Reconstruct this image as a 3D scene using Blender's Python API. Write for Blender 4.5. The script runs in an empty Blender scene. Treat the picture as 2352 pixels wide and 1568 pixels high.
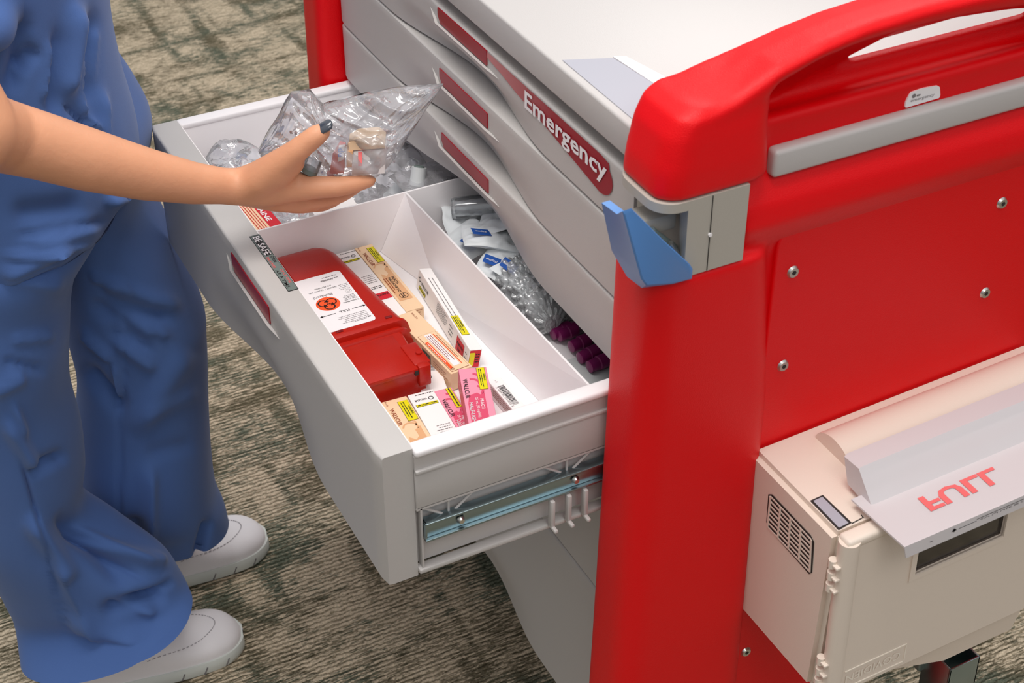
import bpy, bmesh, math, random
from mathutils import Vector, Matrix, noise
C = bpy.context.scene
col = C.collection
R = math.radians
random.seed(7)

# ------------------------------------------------------------------ camera
FPX, PITCH, YAW, CZ = 3700.0, R(36.5), R(27.3), 1.68
dv = Vector((math.sin(YAW)*math.cos(PITCH), math.cos(YAW)*math.cos(PITCH), -math.sin(PITCH)))
rv = dv.cross(Vector((0, 0, 1))).normalized(); uv = rv.cross(dv)
fh = Vector((math.sin(YAW), math.cos(YAW), 0))
cd = bpy.data.cameras.new('camera'); cam = bpy.data.objects.new('camera', cd); col.objects.link(cam)
M = Matrix((rv, uv, -dv)).transposed().to_4x4(); M.translation = Vector((0, 0, CZ)); cam.matrix_world = M
cd.sensor_width = 36; cd.lens = 36*FPX/2352; cd.clip_start = .05
cd.dof.use_dof = True; cd.dof.focus_distance = 1.72; cd.dof.aperture_fstop = 14
C.camera = cam
C.cycles.transparent_max_bounces = 40

# ------------------------------------------------------------------ light
C.view_settings.view_transform = 'Standard'; C.view_settings.look = 'None'
C.view_settings.gamma = 1; C.view_settings.use_curve_mapping = False
C.view_settings.exposure = 0.0
w = bpy.data.worlds.new('world'); C.world = w; w.use_nodes = True
bg = w.node_tree.nodes['Background']; bg.inputs[0].default_value = (.93, .96, 1, 1); bg.inputs[1].default_value = .85
_n = w.node_tree.nodes; _l = w.node_tree.links; _tc = _n.new('ShaderNodeTexCoord'); _sx = _n.new('ShaderNodeSeparateXYZ'); _rp = _n.new('ShaderNodeValToRGB')
_mr = _n.new('ShaderNodeMapRange'); _mr.inputs['From Min'].default_value = -1
_l.new(_tc.outputs['Generated'], _sx.inputs[0]); _l.new(_sx.outputs['Z'], _mr.inputs['Value']); _l.new(_mr.outputs[0], _rp.inputs[0]); _l.new(_rp.outputs[0], bg.inputs[0])
for _e, (_p, _c) in zip([_rp.color_ramp.elements[0], _rp.color_ramp.elements[1], _rp.color_ramp.elements.new(.5), _rp.color_ramp.elements.new(.62)], ((0, (.10, .10, .10, 1)), (1, (.95, .97, 1, 1)), (.5, (.20, .20, .21, 1)), (.66, (.55, .56, .58, 1)))): _e.position = _p; _e.color = _c
def area(name, loc, target, sx, sy, power, colr=(1, 1, 1)):
    l = bpy.data.lights.new(name, 'AREA'); l.shape = 'RECTANGLE'; l.size = sx; l.size_y = sy; l.energy = power; l.color = colr
    o = bpy.data.objects.new(name, l); col.objects.link(o); o.location = loc
    o.rotation_euler = (Vector(target)-Vector(loc)).to_track_quat('-Z', 'Y').to_euler(); return o
area('ceiling_light', (.20, .95, 2.75), (.45, 1.25, 0), 1.2, .6, 27, (1, .965, .93))
area('ceiling_light', (2.1, 2.6, 2.8), (2.0, 2.5, 0), 1.2, .6, 26, (1, .98, .96))
area('ceiling_light', (.35, -.7, 2.7), (.7, .6, .6), 1.2, .8, 13, (1, .97, .94))

# ------------------------------------------------------------------ helpers
def ray(px, py): return dv + rv*((px-1176)/FPX) - uv*((py-784)/FPX)
def onz(p, z): v = ray(*p); return v*((z-CZ)/v.z)+Vector((0, 0, CZ))
def onx(p, x): v = ray(*p); return v*(x/v.x)+Vector((0, 0, CZ))
def ony(p, y): v = ray(*p); return v*(y/v.y)+Vector((0, 0, CZ))
def onD(px, py, D): v = ray(px, py); return v*(D/v.dot(fh))+Vector((0, 0, CZ))
def lin(c):
    c = c/255
    return c/12.92 if c <= .04045 else ((c+.055)/1.055)**2.4
def rgb(*c): return (lin(c[0]), lin(c[1]), lin(c[2]), 1)
def sm(t): t = max(0, min(1, t)); return t*t*(3-2*t)

MT = {}
def mat(name, c, rough=.5, metal=0, spec=.5, bump=0, bscale=300, var=0, vscale=6, coat=0, sss=0, alpha=1, sheen=0, trans=0, ior=1.45):
    m = bpy.data.materials.new(name); m.use_nodes = True; nt = m.node_tree; b = nt.nodes['Principled BSDF']
    b.inputs['Base Color'].default_value = rgb(*c); b.inputs['Roughness'].default_value = rough
    b.inputs['Metallic'].default_value = metal; b.inputs['Specular IOR Level'].default_value = spec
    b.inputs['Coat Weight'].default_value = coat; b.inputs['Alpha'].default_value = alpha
    b.inputs['Transmission Weight'].default_value = trans; b.inputs['IOR'].default_value = ior
    if sss: b.inputs['Subsurface Weight'].default_value = sss; b.inputs['Subsurface Radius'].default_value = (.02, .008, .005); b.inputs['Subsurface Scale'].default_value = .4
    if sheen: b.inputs['Sheen Weight'].default_value = sheen; b.inputs['Sheen Roughness'].default_value = .5
    tc = nt.nodes.new('ShaderNodeTexCoord')
    if var:
        n = nt.nodes.new('ShaderNodeTexNoise'); n.inputs['Scale'].default_value = vscale; n.inputs['Detail'].default_value = 4
        nt.links.new(tc.outputs['Object'], n.inputs['Vector'])
        h = nt.nodes.new('ShaderNodeHueSaturation'); h.inputs['Color'].default_value = rgb(*c)
        mr = nt.nodes.new('ShaderNodeMapRange'); mr.inputs['To Min'].default_value = 1-var; mr.inputs['To Max'].default_value = 1+var
        nt.links.new(n.outputs['Fac'], mr.inputs['Value']); nt.links.new(mr.outputs[0], h.inputs['Value']); nt.links.new(h.outputs[0], b.inputs['Base Color'])
    if bump:
        n = nt.nodes.new('ShaderNodeTexNoise'); n.inputs['Scale'].default_value = bscale; n.inputs['Detail'].default_value = 2
        nt.links.new(tc.outputs['Object'], n.inputs['Vector'])
        bp = nt.nodes.new('ShaderNodeBump'); bp.inputs['Strength'].default_value = bump; bp.inputs['Distance'].default_value = .001
        nt.links.new(n.outputs['Fac'], bp.inputs['Height']); nt.links.new(bp.outputs[0], b.inputs['Normal'])
    MT[name] = m; return m
mat('grey_plastic', (190, 186, 183), .42, bump=.12, bscale=900)
mat('worktop_plastic', (188, 184, 182), .35, bump=.1, bscale=900)
mat('white_plastic', (242, 238, 239), .4, bump=.05, bscale=700)
mat('cool_grey', (168, 168, 178), .3)
mat('red_plastic', (228, 0, 12), .42, spec=.35, bump=.35, bscale=1100)
mat('maroon_label', (150, 10, 30), .3)
mat('cap_grey', (178, 172, 162), .4, bump=.1, bscale=900)
mat('dark_gap', (40, 36, 34), .7)
mat('blue_plastic', (84, 134, 196), .38)
mat('steel', (150, 168, 174), .3, metal=1, bump=.1, bscale=60)
mat('screw_steel', (200, 200, 195), .28, metal=1)
mat('cream_plastic', (228, 214, 200), .42, bump=.12, bscale=900)
mat('scrub_blue', (72, 104, 164), .85, bump=.25, bscale=1500, var=.06, vscale=5, sheen=.15)
mat('skin', (218, 156, 120), .5, sss=.12, bump=.25, bscale=260, var=.07, vscale=22)
mat('nail_grey', (62, 68, 78), .12, coat=.8)
mat('hair', (60, 38, 26), .5)
mat('shoe_white', (240, 236, 238), .5, bump=.1, bscale=500)
mat('sole_white', (214, 218, 212), .55)
mat('stitch', (170, 165, 170), .8)
mat('container_red', (176, 26, 12), .28, bump=.1, bscale=500)
mat('container_red_dark', (120, 10, 14), .5)
mat('paper_white', (240, 236, 238), .55)
mat('carton_white', (244, 240, 238), .45)
mat('carton_beige', (240, 206, 168), .5)
mat('carton_tan', (222, 170, 124), .5)
mat('carton_pink', (238, 150, 172), .45)
mat('carton_rose', (216, 78, 110), .45)
mat('print_black', (26, 22, 24), .6)
mat('print_grey', (125, 120, 122), .6)
mat('print_red', (206, 26, 44), .5)
mat('print_yellow', (226, 214, 10), .5)
mat('print_orange', (240, 88, 40), .5)
mat('print_blue', (36, 84, 165), .45)
mat('print_pink', (226, 104, 104), .6)
mat('print_brown', (150, 70, 40), .6)
mat('sticker_grey', (112, 124, 120), .35)
mat('vial_purple', (128, 28, 92), .3)
mat('pouch_white', (226, 230, 232), .5)
mat('foam_grey', (205, 208, 208), .6)
mat('pane_back', (78, 50, 40), .6)
mat('embossed_highlight', (240, 230, 216), .42)  # paler cream, paints the light caught by the logo relief
def film(name, tint, op, gl, rough, bump, bscale, alpha_col=(235, 240, 245)):
    m = bpy.data.materials.new(name); m.use_nodes = True; nt = m.node_tree; nt.nodes.clear()
    out = nt.nodes.new('ShaderNodeOutputMaterial'); tr = nt.nodes.new('ShaderNodeBsdfTransparent'); tr.inputs[0].default_value = rgb(*tint)
    df = nt.nodes.new('ShaderNodeBsdfDiffuse'); df.inputs[0].default_value = rgb(*alpha_col)
    g = nt.nodes.new('ShaderNodeBsdfGlossy'); g.inputs['Roughness'].default_value = rough
    tc = nt.nodes.new('ShaderNodeTexCoord'); n = nt.nodes.new('ShaderNodeTexNoise'); n.inputs['Scale'].default_value = bscale; n.inputs['Detail'].default_value = 3; n.inputs['Distortion'].default_value = 1.2
    bp = nt.nodes.new('ShaderNodeBump'); bp.inputs['Strength'].default_value = bump; bp.inputs['Distance'].default_value = .006
    nt.links.new(tc.outputs['Object'], n.inputs[0]); nt.links.new(n.outputs[0], bp.inputs['Height'])
    for s in (df, g): nt.links.new(bp.outputs[0], s.inputs['Normal'])
    m1 = nt.nodes.new('ShaderNodeMixShader'); m1.inputs[0].default_value = op; nt.links.new(tr.outputs[0], m1.inputs[1]); nt.links.new(df.outputs[0], m1.inputs[2])
    fr = nt.nodes.new('ShaderNodeFresnel'); fr.inputs[0].default_value = 1.5; nt.links.new(bp.outputs[0], fr.inputs['Normal'])
    ml = nt.nodes.new('ShaderNodeMath'); ml.operation = 'MULTIPLY_ADD'; ml.inputs[1].default_value = 1.0; ml.inputs[2].default_value = gl; ml.use_clamp = True
    nt.links.new(fr.outputs[0], ml.inputs[0])
    m2 = nt.nodes.new('ShaderNodeMixShader'); nt.links.new(ml.outputs[0], m2.inputs[0]); nt.links.new(m1.outputs[0], m2.inputs[1]); nt.links.new(g.outputs[0], m2.inputs[2])
    nt.links.new(m2.outputs[0], out.inputs[0]); MT[name] = m
film('clear_film', (248, 249, 251), .25, .03, .1, .5, 26, (240, 238, 242))
film('bubble_film', (248, 249, 250), .36, .14, .14, .5, 90, (235, 238, 240))
film('clear_vial', (246, 247, 248), .14, .05, .08, .1, 20)
film('smoke_pane', (225, 215, 210), .12, .03, .08, .05, 10, (90, 80, 75))
film('milky_plastic', (245, 240, 240), .68, .03, .3, .05, 10, (240, 234, 236))

mat('fade_maroon', (150, 10, 30), .35)
nt = MT['fade_maroon'].node_tree; tc_ = nt.nodes.new('ShaderNodeTexCoord'); sx_ = nt.nodes.new('ShaderNodeSeparateXYZ'); nt.links.new(tc_.outputs['Generated'], sx_.inputs[0])
rp_ = nt.nodes.new('ShaderNodeValToRGB'); nt.links.new(sx_.outputs['Y'], rp_.inputs[0]); rp_.color_ramp.elements[0].position = .45; rp_.color_ramp.elements[0].color = rgb(150, 8, 32); rp_.color_ramp.elements[1].position = 1; rp_.color_ramp.elements[1].color = rgb(196, 124, 124)
nt.links.new(rp_.outputs[0], nt.nodes['Principled BSDF'].inputs['Base Color'])
# carpet
m = bpy.data.materials.new('carpet'); m.use_nodes = True; MT['carpet'] = m; nt = m.node_tree; b = nt.nodes['Principled BSDF']
b.inputs['Roughness'].default_value = .95; b.inputs['Specular IOR Level'].default_value = .1
N = nt.nodes.new; L = nt.links.new
tc = N('ShaderNodeTexCoord')
def mapped(sc, rot=0, loc=(0, 0, 0)):
    q = N('ShaderNodeMapping'); q.inputs['Scale'].default_value = sc; q.inputs['Rotation'].default_value = (0, 0, rot); q.inputs['Location'].default_value = loc
    L(tc.outputs['Object'], q.inputs[0]); return q
def nz(sc, det=3, rough=.5, loc=(0, 0, 0), dist=0):
    n = N('ShaderNodeTexNoise'); n.inputs['Scale'].default_value = 1; n.inputs['Detail'].default_value = det; n.inputs['Roughness'].default_value = rough; n.inputs['Distortion'].default_value = dist
    L(mapped(sc, 0, loc).outputs[0], n.inputs['Vector']); return n
def ramp(src, stops):
    r_ = N('ShaderNodeValToRGB'); L(src, r_.inputs[0])
    while len(r_.color_ramp.elements) < len(stops): r_.color_ramp.elements.new(.5)
    for e, (p, c) in zip(r_.color_ramp.elements, stops): e.position = p; e.color = c
    return r_
def mix(f, a, b_, t='MIX'):
    q = N('ShaderNodeMix'); q.data_type = 'RGBA'; q.blend_type = t
    if isinstance(f, (int, float)): q.inputs[0].default_value = f
    else: L(f, q.inputs[0])
    for i, s in ((6, a), (7, b_)):
        if isinstance(s, tuple): q.inputs[i].default_value = s
        else: L(s, q.inputs[i])
    return q.outputs[2]
W0, W1 = (0, 0, 0, 1), (1, 1, 1, 1)
def math_(op, a, b_, c=None, clamp=False):
    q = N('ShaderNodeMath'); q.operation = op; q.use_clamp = clamp
    for i_, v in enumerate((a, b_, c)):
        if v is None: continue
        if isinstance(v, (int, float)): q.inputs[i_].default_value = v
        else: L(v, q.inputs[i_])
    return q.outputs[0]
blot = nz((5.5, 7, 1), 3, .6).outputs['Fac']; band1 = nz((1.6, 17, 1), 2, .5, (3, 1, 0)).outputs['Fac']; band2 = nz((17, 2.4, 1), 2, .5, (8, 5, 0)).outputs['Fac']
mx = math_('MAXIMUM', math_('MAXIMUM', blot, math_('SUBTRACT', band1, .035)), math_('SUBTRACT', band2, .035))
st1 = nz((34, 300, 1), 3, .7).outputs['Fac']; st2 = nz((150, 260, 1), 2, .7, (4, 4, 0)).outputs['Fac']
val = math_('MULTIPLY_ADD', math_('SUBTRACT', st1, .5), .95, mx); val = math_('MULTIPLY_ADD', math_('SUBTRACT', st2, .5), .35, val)
mask = ramp(val, [(.49, W0), (.60, W1)])
fleck = ramp(nz((300, 330, 1), 2, .7, (2, 2, 0)).outputs['Fac'], [(.38, W0), (.62, W1)])
c0 = mix(fleck.outputs[0], rgb(200, 183, 158), rgb(235, 216, 188))
dk = mix(ramp(nz((7, 7, 1), 2, .5, (7, 7, 7)).outputs['Fac'], [(.42, W0), (.58, W1)]).outputs[0], rgb(84, 76, 54), rgb(60, 80, 68))
dk = mix(fleck.outputs[0], dk, mix(.28, dk, rgb(140, 140, 120)))
c1 = mix(math_('MULTIPLY', mask.outputs[0], .9), c0, dk)
wv = N('ShaderNodeTexWave'); wv.bands_direction = 'Y'; wv.inputs['Scale'].default_value = 1; wv.inputs['Distortion'].default_value = 4.5; wv.inputs['Detail'].default_value = 3; wv.inputs['Detail Scale'].default_value = 3
L(mapped((30, 40, 1)).outputs[0], wv.inputs['Vector'])
rows = ramp(math_('MULTIPLY_ADD', math_('SUBTRACT', st2, .5), .9, wv.outputs['Fac']), [(.05, rgb(100, 98, 76)), (.42, W1)])
c2 = mix(.72, c1, rows.outputs[0], 'MULTIPLY')
L(c2, b.inputs['Base Color'])
bp = N('ShaderNodeBump'); bp.inputs['Strength'].default_value = .8; bp.inputs['Distance'].default_value = .003; L(wv.outputs['Fac'], bp.inputs['Height']); L(bp.outputs[0], b.inputs['Normal'])

WL = {}
def settle(o, parent=None):   # origin to the middle of the object's base, then parent without moving it
    me = o.data; xs = [v.co for v in me.vertices]
    c = Vector(((min(v.x for v in xs)+max(v.x for v in xs))/2, (min(v.y for v in xs)+max(v.y for v in xs))/2, min(v.z for v in xs)))
    me.transform(Matrix.Translation(-c)); o.location = c; WL[o] = c
    if parent: o.parent = parent; o.matrix_parent_inverse = Matrix.Translation(-WL[parent])
    return o
class MB:
    def __init__(s): s.v = []; s.f = []; s.m = []; s.mats = []
    def mi(s, m):
        if m not in s.mats: s.mats.append(m)
        return s.mats.index(m)
    def add(s, vs, fs, m, T=None):
        o = len(s.v); k = s.mi(m)
        s.v += [(T @ Vector(v)) if T else Vector(v) for v in vs]
        for f in fs: s.f.append([o+i for i in f]); s.m.append(k)
        return s
    def bm(s, bm_, m, T=None):
        bm_.verts.index_update()
        s.add([v.co.copy() for v in bm_.verts], [[v.index for v in f.verts] for f in bm_.faces], m, T); bm_.free(); return s
    def box(s, a, b_, m, bev=0, seg=2, T=None):
        q = bmesh.new(); bmesh.ops.create_cube(q, size=1)
        for v in q.verts: v.co = Vector([a[i]+(v.co[i]+.5)*(b_[i]-a[i]) for i in range(3)])
        if bev: bmesh.ops.bevel(q, geom=q.edges[:], offset=bev, segments=seg, affect='EDGES', profile=.5)
        return s.bm(q, m, T)
    def cyl(s, p, q_, r, m, n=20, r2=None, cap=True):
        p, q_ = Vector(p), Vector(q_); r2 = r if r2 is None else r2
        T = (q_-p).to_track_quat('Z', 'Y').to_matrix(); vs = []; fs = []
        for k, (c, rr) in enumerate(((p, r), (q_, r2))):
            for i in range(n): a = 2*math.pi*i/n; vs.append(c+T @ Vector((math.cos(a)*rr, math.sin(a)*rr, 0)))
        for i in range(n): fs.append([i, (i+1) % n, n+(i+1) % n, n+i])
        if cap: fs += [list(range(n))[::-1], list(range(n, 2*n))]
        return s.add(vs, fs, m)
    def prism(s, poly, off, m):   # polygon (list of Vectors) extruded by off
        n = len(poly); off = Vector(off); vs = [Vector(p) for p in poly]+[Vector(p)+off for p in poly]
        fs = [list(range(n))[::-1], list(range(n, 2*n))]+[[i, (i+1) % n, n+(i+1) % n, n+i] for i in range(n)]
        return s.add(vs, fs, m)
    def loft(s, rings, m, cap=True, closed=True):
        n = len(rings[0]); vs = [p for r_ in rings for p in r_]; fs = []
        for j in range(len(rings)-1):
            for i in range(n if closed else n-1):
                fs.append([j*n+i, j*n+(i+1) % n, (j+1)*n+(i+1) % n, (j+1)*n+i])
        if cap: fs += [list(range(n))[::-1], list(range((len(rings)-1)*n, len(rings)*n))]
        return s.add(vs, fs, m)
    def build(s, name, parent=None, smooth=30, loc=None, fix=True):
        me = bpy.data.meshes.new(name); me.from_pydata([tuple(v) for v in s.v], [], s.f)
        for k in s.mats: me.materials.append(MT[k])
        me.polygons.foreach_set('material_index', s.m)
        if fix:
            q = bmesh.new(); q.from_mesh(me); bmesh.ops.recalc_face_normals(q, faces=q.faces[:]); q.to_mesh(me); q.free()
        if smooth:
            me.polygons.foreach_set('use_smooth', [True]*len(me.polygons)); me.set_sharp_from_angle(angle=R(smooth))
        o = bpy.data.objects.new(name, me); col.objects.link(o)
        return settle(o, parent)
def tag(o, label=None, cat=None, group=None, kind=None):
    if label: o['label'] = label
    if cat: o['category'] = cat
    if group: o['group'] = group
    if kind: o['kind'] = kind
    return o
def empty(name, loc=(0, 0, 0)):
    o = bpy.data.objects.new(name, None); o.empty_display_size = .05; col.objects.link(o); o.location = loc; WL[o] = Vector(loc); return o
_tc = {}
def text_geo(txt, size, bold=0.0, shear=0):
    k = (txt, bold, shear)
    if k not in _tc:
        cu = bpy.data.curves.new('t', 'FONT'); cu.body = txt; cu.size = 1; cu.offset = bold; cu.resolution_u = 2; cu.fill_mode = 'FRONT'; cu.shear = shear
        o = bpy.data.objects.new('t', cu); col.objects.link(o); bpy.context.view_layer.update()
        me = bpy.data.meshes.new_from_object(o.evaluated_get(bpy.context.evaluated_depsgraph_get()))
        _tc[k] = ([v.co.copy() for v in me.vertices], [list(p.vertices) for p in me.polygons])
        bpy.data.objects.remove(o); bpy.data.curves.remove(cu); bpy.data.meshes.remove(me)
    vs, fs = _tc[k]; return [v*size for v in vs], fs
class Face:
    """a flat printed face: O origin corner, U reading direction, V up direction, both unit"""
    def __init__(s, mb, O, U, V, lift=.00025):
        s.mb = mb; s.O = Vector(O); s.U = Vector(U).normalized(); s.N = s.U.cross(Vector(V)).normalized(); s.V = s.N.cross(s.U); s.l = lift
    def p(s, u, v, k=1): return s.O+s.U*u+s.V*v+s.N*(s.l*k)
    def rect(s, u, v, w_, h, m, k=1): s.mb.add([s.p(u, v, k), s.p(u+w_, v, k), s.p(u+w_, v+h, k), s.p(u, v+h, k)], [[0, 1, 2, 3]], m); return s
    def poly(s, pts, m, k=1): s.mb.add([s.p(a, b_, k) for a, b_ in pts], [list(range(len(pts)))], m); return s
    def text(s, t, u, v, size, m, k=2, bold=0, width=None, flip=False, shear=0):
        vs, fs = text_geo(t, size, bold, shear); sx = 1
        if width and vs: mx = max(v_.x for v_ in vs); sx = width/mx if mx else 1
        s.mb.add([s.p(u+a.x*sx, v+(-a.y if flip else a.y), k) for a in vs], fs, m); return s
    def lines(s, u, v, w_, n, pitch, th, m, k=2, seed=0):
        rr = random.Random(seed)
        for i in range(n):   # small print rows broken into word-like dashes
            x = 0; end = w_*(rr.uniform(.75, 1))
            while x < end:
                l = min(rr.uniform(.0012, .004), end-x); s.rect(u+x, v-i*pitch, l, th, m, k); x += l+.0006
        return s
    def ring(s, u, v, r0, r1, m, k=2, a0=0, a1=360, n=28):
        pts = []; 
        for i in range(n+1):
            a = R(a0+(a1-a0)*i/n); pts += [s.p(u+math.cos(a)*r0, v+math.sin(a)*r0, k), s.p(u+math.cos(a)*r1, v+math.sin(a)*r1, k)]
        s.mb.add(pts, [[2*i, 2*i+1, 2*i+3, 2*i+2] for i in range(n)], m); return s
    def disc(s, u, v, r, m, k=1, n=40): return s.poly([(u+math.cos(2*math.pi*i/n)*r, v+math.sin(2*math.pi*i/n)*r) for i in range(n)], m, k)
    def biohazard(s, u, v, r, m='print_black', k=3, ang=90):
        for j in range(3):
            a = R(ang+120*j); cu_, cv = u+math.cos(a)*r*.42, v+math.sin(a)*r*.42
            s.ring(cu_, cv, r*.38, r*.50, m, k, ang+120*j-140, ang+120*j+140)
            s.ring(u, v, r*.34, r*.44, m, k+1, ang+120*j+25, ang+120*j+95)
            s.ring(u, v, r*.06, r*.14, m, k+1, ang+120*j+20, ang+120*j+100)
            b_ = a+R(180); c_, d_ = math.cos(b_), math.sin(b_)
            s.poly([(u+c_*r*.12-d_*r*.03, v+d_*r*.12+c_*r*.03), (u+c_*r*.5-d_*r*.08, v+d_*r*.5+c_*r*.08), (u+c_*r*.5+d_*r*.08, v+d_*r*.5-c_*r*.08), (u+c_*r*.12+d_*r*.03, v+d_*r*.12-c_*r*.03)], m, k)
        return s

def capsule_bm(bm_, a, b_, ra, rb, n=20, m=7, flat=None):
    a, b_ = Vector(a), Vector(b_); T = (b_-a).to_track_quat('Z', 'Y').to_matrix() if (b_-a).length > 1e-6 else Matrix.Identity(3)
    rings = []
    for k in range(m+1): t = -90+90*k/m; rings.append((a, ra, R(t)))
    for k in range(m+1): rings.append((b_, rb, R(90*k/m)))
    rows_ = []
    for c, r_, t in rings:
        row = []
        for i in range(n):
            an = 2*math.pi*i/n; p = T @ Vector((math.cos(t)*math.cos(an)*r_, math.cos(t)*math.sin(an)*r_, math.sin(t)*r_))
            if flat: p = Vector((p.x*flat[0], p.y*flat[1], p.z*flat[2]))
            row.append(bm_.verts.new(c+p))
        rows_.append(row)
    for r0, r1 in zip(rows_, rows_[1:]):
        for i in range(n): bm_.faces.new((r0[i], r0[(i+1) % n], r1[(i+1) % n], r1[i]))
    bm_.faces.new(rows_[0][::-1]); bm_.faces.new(rows_[-1])
def remeshed(name, bm_, m, voxel, smooth_it=6, fac=.6, parent=None, cut=None):
    bmesh.ops.remove_doubles(bm_, verts=bm_.verts[:], dist=1e-6)
    bmesh.ops.recalc_face_normals(bm_, faces=bm_.faces[:])
    me = bpy.data.meshes.new(name); bm_.to_mesh(me); bm_.free(); o = bpy.data.objects.new(name, me); col.objects.link(o)
    r_ = o.modifiers.new('r', 'REMESH'); r_.mode = 'VOXEL'; r_.voxel_size = voxel
    if smooth_it: s_ = o.modifiers.new('s', 'SMOOTH'); s_.iterations = smooth_it; s_.factor = fac
    bpy.context.view_layer.update(); dg = bpy.context.evaluated_depsgraph_get()
    nm = bpy.data.meshes.new_from_object(o.evaluated_get(dg)); o.modifiers.clear(); o.data = nm; bpy.data.meshes.remove(me); nm.name = name
    nm.materials.clear(); nm.materials.append(MT[m]); nm.polygons.foreach_set('use_smooth', [True]*len(nm.polygons))
    return settle(o, parent)

# ------------------------------------------------------------------ floor
fl = MB(); fl.add([(-3, -1.5, 0), (5, -1.5, 0), (5, 7, 0), (-3, 7, 0)], [[0, 1, 2, 3]], 'carpet'); f = fl.build('floor', smooth=0); tag(f, 'patterned tan and dark green carpet', None, kind='structure')

# ------------------------------------------------------------------ medical cart
XF, Y0, Y1, YM = .633, 1.003, 1.675, 1.337
cart = tag(empty('medical_cart', (.92, 1.337, 0)), 'tall red and light grey emergency drawer cart with one drawer pulled open', 'cart')
def drawer_front(mb, xo, zb, zt, th=.032, depth=.0235, m='grey_plastic', y0=Y0, y1=Y1):
    rings = []; n = 56
    for i in range(n+1):
        y = y0+(y1-y0)*i/n; s_ = sm(1-abs(y-YM)/.185)*depth; hh = zt-zb; edge = min(y-y0, y1-y); r_ = .0025*(1-sm(edge/.003)) 
        ring = []; K = 12
        for k in range(K+1):
            z = zb+(hh-.003)*k/K; g = sm(1-(z-zb)/(min(hh*.62, .085))); x = xo+s_*g+r_
            if k == 0: z += .001
            ring.append(Vector((x, y, z)))
        for a in (30, 60, 90): ring.append(Vector((xo+.003-.003*math.cos(R(a))+r_, y, zt-.003+.003*math.sin(R(a))-r_*.5)))
        ring += [Vector((xo+th, y, zt-r_*.5)), Vector((xo+th, y, zb)), Vector((xo+.004+s_+r_, y, zb))]
        rings.append(ring)
    mb.loft(rings, m)
def label_plate(xo, zt, z0, z1, parent):
    q = MB(); y0, y1 = 1.2785, 1.3905; r = []
    pts = [(y1, z1), (y0, z1), (y0, z0), (y1-.006, z0), (y1, z0+.007)]
    q.prism([Vector((xo-.0012, a, b_)) for a, b_ in pts], (.002, 0, 0), 'maroon_label'); o = q.build('label_plate', parent); 
    q = MB(); q.prism([Vector((xo-.0001, y1+.02, z0+.008)), Vector((xo-.0045, y1, z0-.001)), Vector((xo-.0045, y0, z0-.001)), Vector((xo-.0001, y0-.024, z0-.004)), Vector((xo, y0, z0-.0045)), Vector((xo, y1, z0-.0045))], (.003, 0, 0), 'grey_plastic')
    q.build('label_ledge', parent); return o
# worktop
q = MB(); q.box((.630, .985, .9945), (1.22, 1.70, 1.0265), 'worktop_plastic', .0025, 3); top = q.build('worktop', cart)
q = MB(); pl = [onz(p, 1.0267) for p in ((1292, 139), (1408, 134), (1512, 200), (1640, 300), (1560, 360), (1466, 285))]
q.prism(pl, (0, 0, .0006), 'cool_grey'); q.build('grey_patch', top)  # flat grey patch laid on the worktop
q = MB(); pl = [onz(p, 1.0269) for p in ((1408, 132), (1438, 132), (1537, 184), (1680, 280), (1640, 300), (1512, 200))]
q.prism(pl, (0, 0, .0012), 'white_plastic'); q.build('white_strip', top)  # thin white strip along one side of the grey patch
# carcass boards
q = MB(); q.box((1.17, 1.0, .24), (1.19, 1.68, .98), 'grey_plastic'); q.box((.665, 1.0, .24), (1.17, 1.68, .25), 'grey_plastic')
q.box((.665, 1.0, .768), (1.17, 1.68, .772), 'grey_plastic'); q.box((.665, .996, .598), (1.17, 1.68, .602), 'grey_plastic'); q.build('carcass', cart)
# closed drawers: D1..D3, D5, D6
fr = [(.919, .9775), (.841, .9165), (.7685, .8385), (.4635, .6), (.235, .4605)]
labz = [(.966, .9815), (.8905, .907), (.815, .8305)]
for i, (zb, zt) in enumerate(fr):
    q = MB(); drawer_front(q, XF, zb, zt); 
    q.box((XF+.03, Y0+.01, zb+.008), (XF+.42, Y1-.01, zt-.01 if i else zt-.012), 'grey_plastic')
    d = q.build('drawer', cart)
    if i < 3: label_plate(XF, zt, labz[i][0]-(.006 if i == 0 else 0), labz[i][1]-(.006 if i == 0 else 0), d)
    else: label_plate(XF, zt, zt-.03, zt-.012, d)
    if i == 0:
        q = MB(); F_ = Face(q, (XF, 1.2775, .935), (0, -1, 0), (0, 0, 1), .0008)
        pts = [(0, .0405), (0, .034), (.03, .030), (.06, .0245), (.12, .017), (.175, .009), (.222, .0015)]
        pts += [(.222+.0215*math.sin(R(a)), .019-.0175*math.cos(R(a))) for a in range(15, 150, 15)]+[(.236, .0375), (.22, .0395)]
        pts = pts[::-1]
        k_ = len(q.v); F_.poly(pts, 'fade_maroon' if 'fade_maroon' in MT else 'maroon_label')
        F_.text('Emergency', .078, .0185, .0255, 'paper_white', 2, bold=.02, width=.156)
        q.build('emergency_label', d, smooth=0, fix=False)
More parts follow.
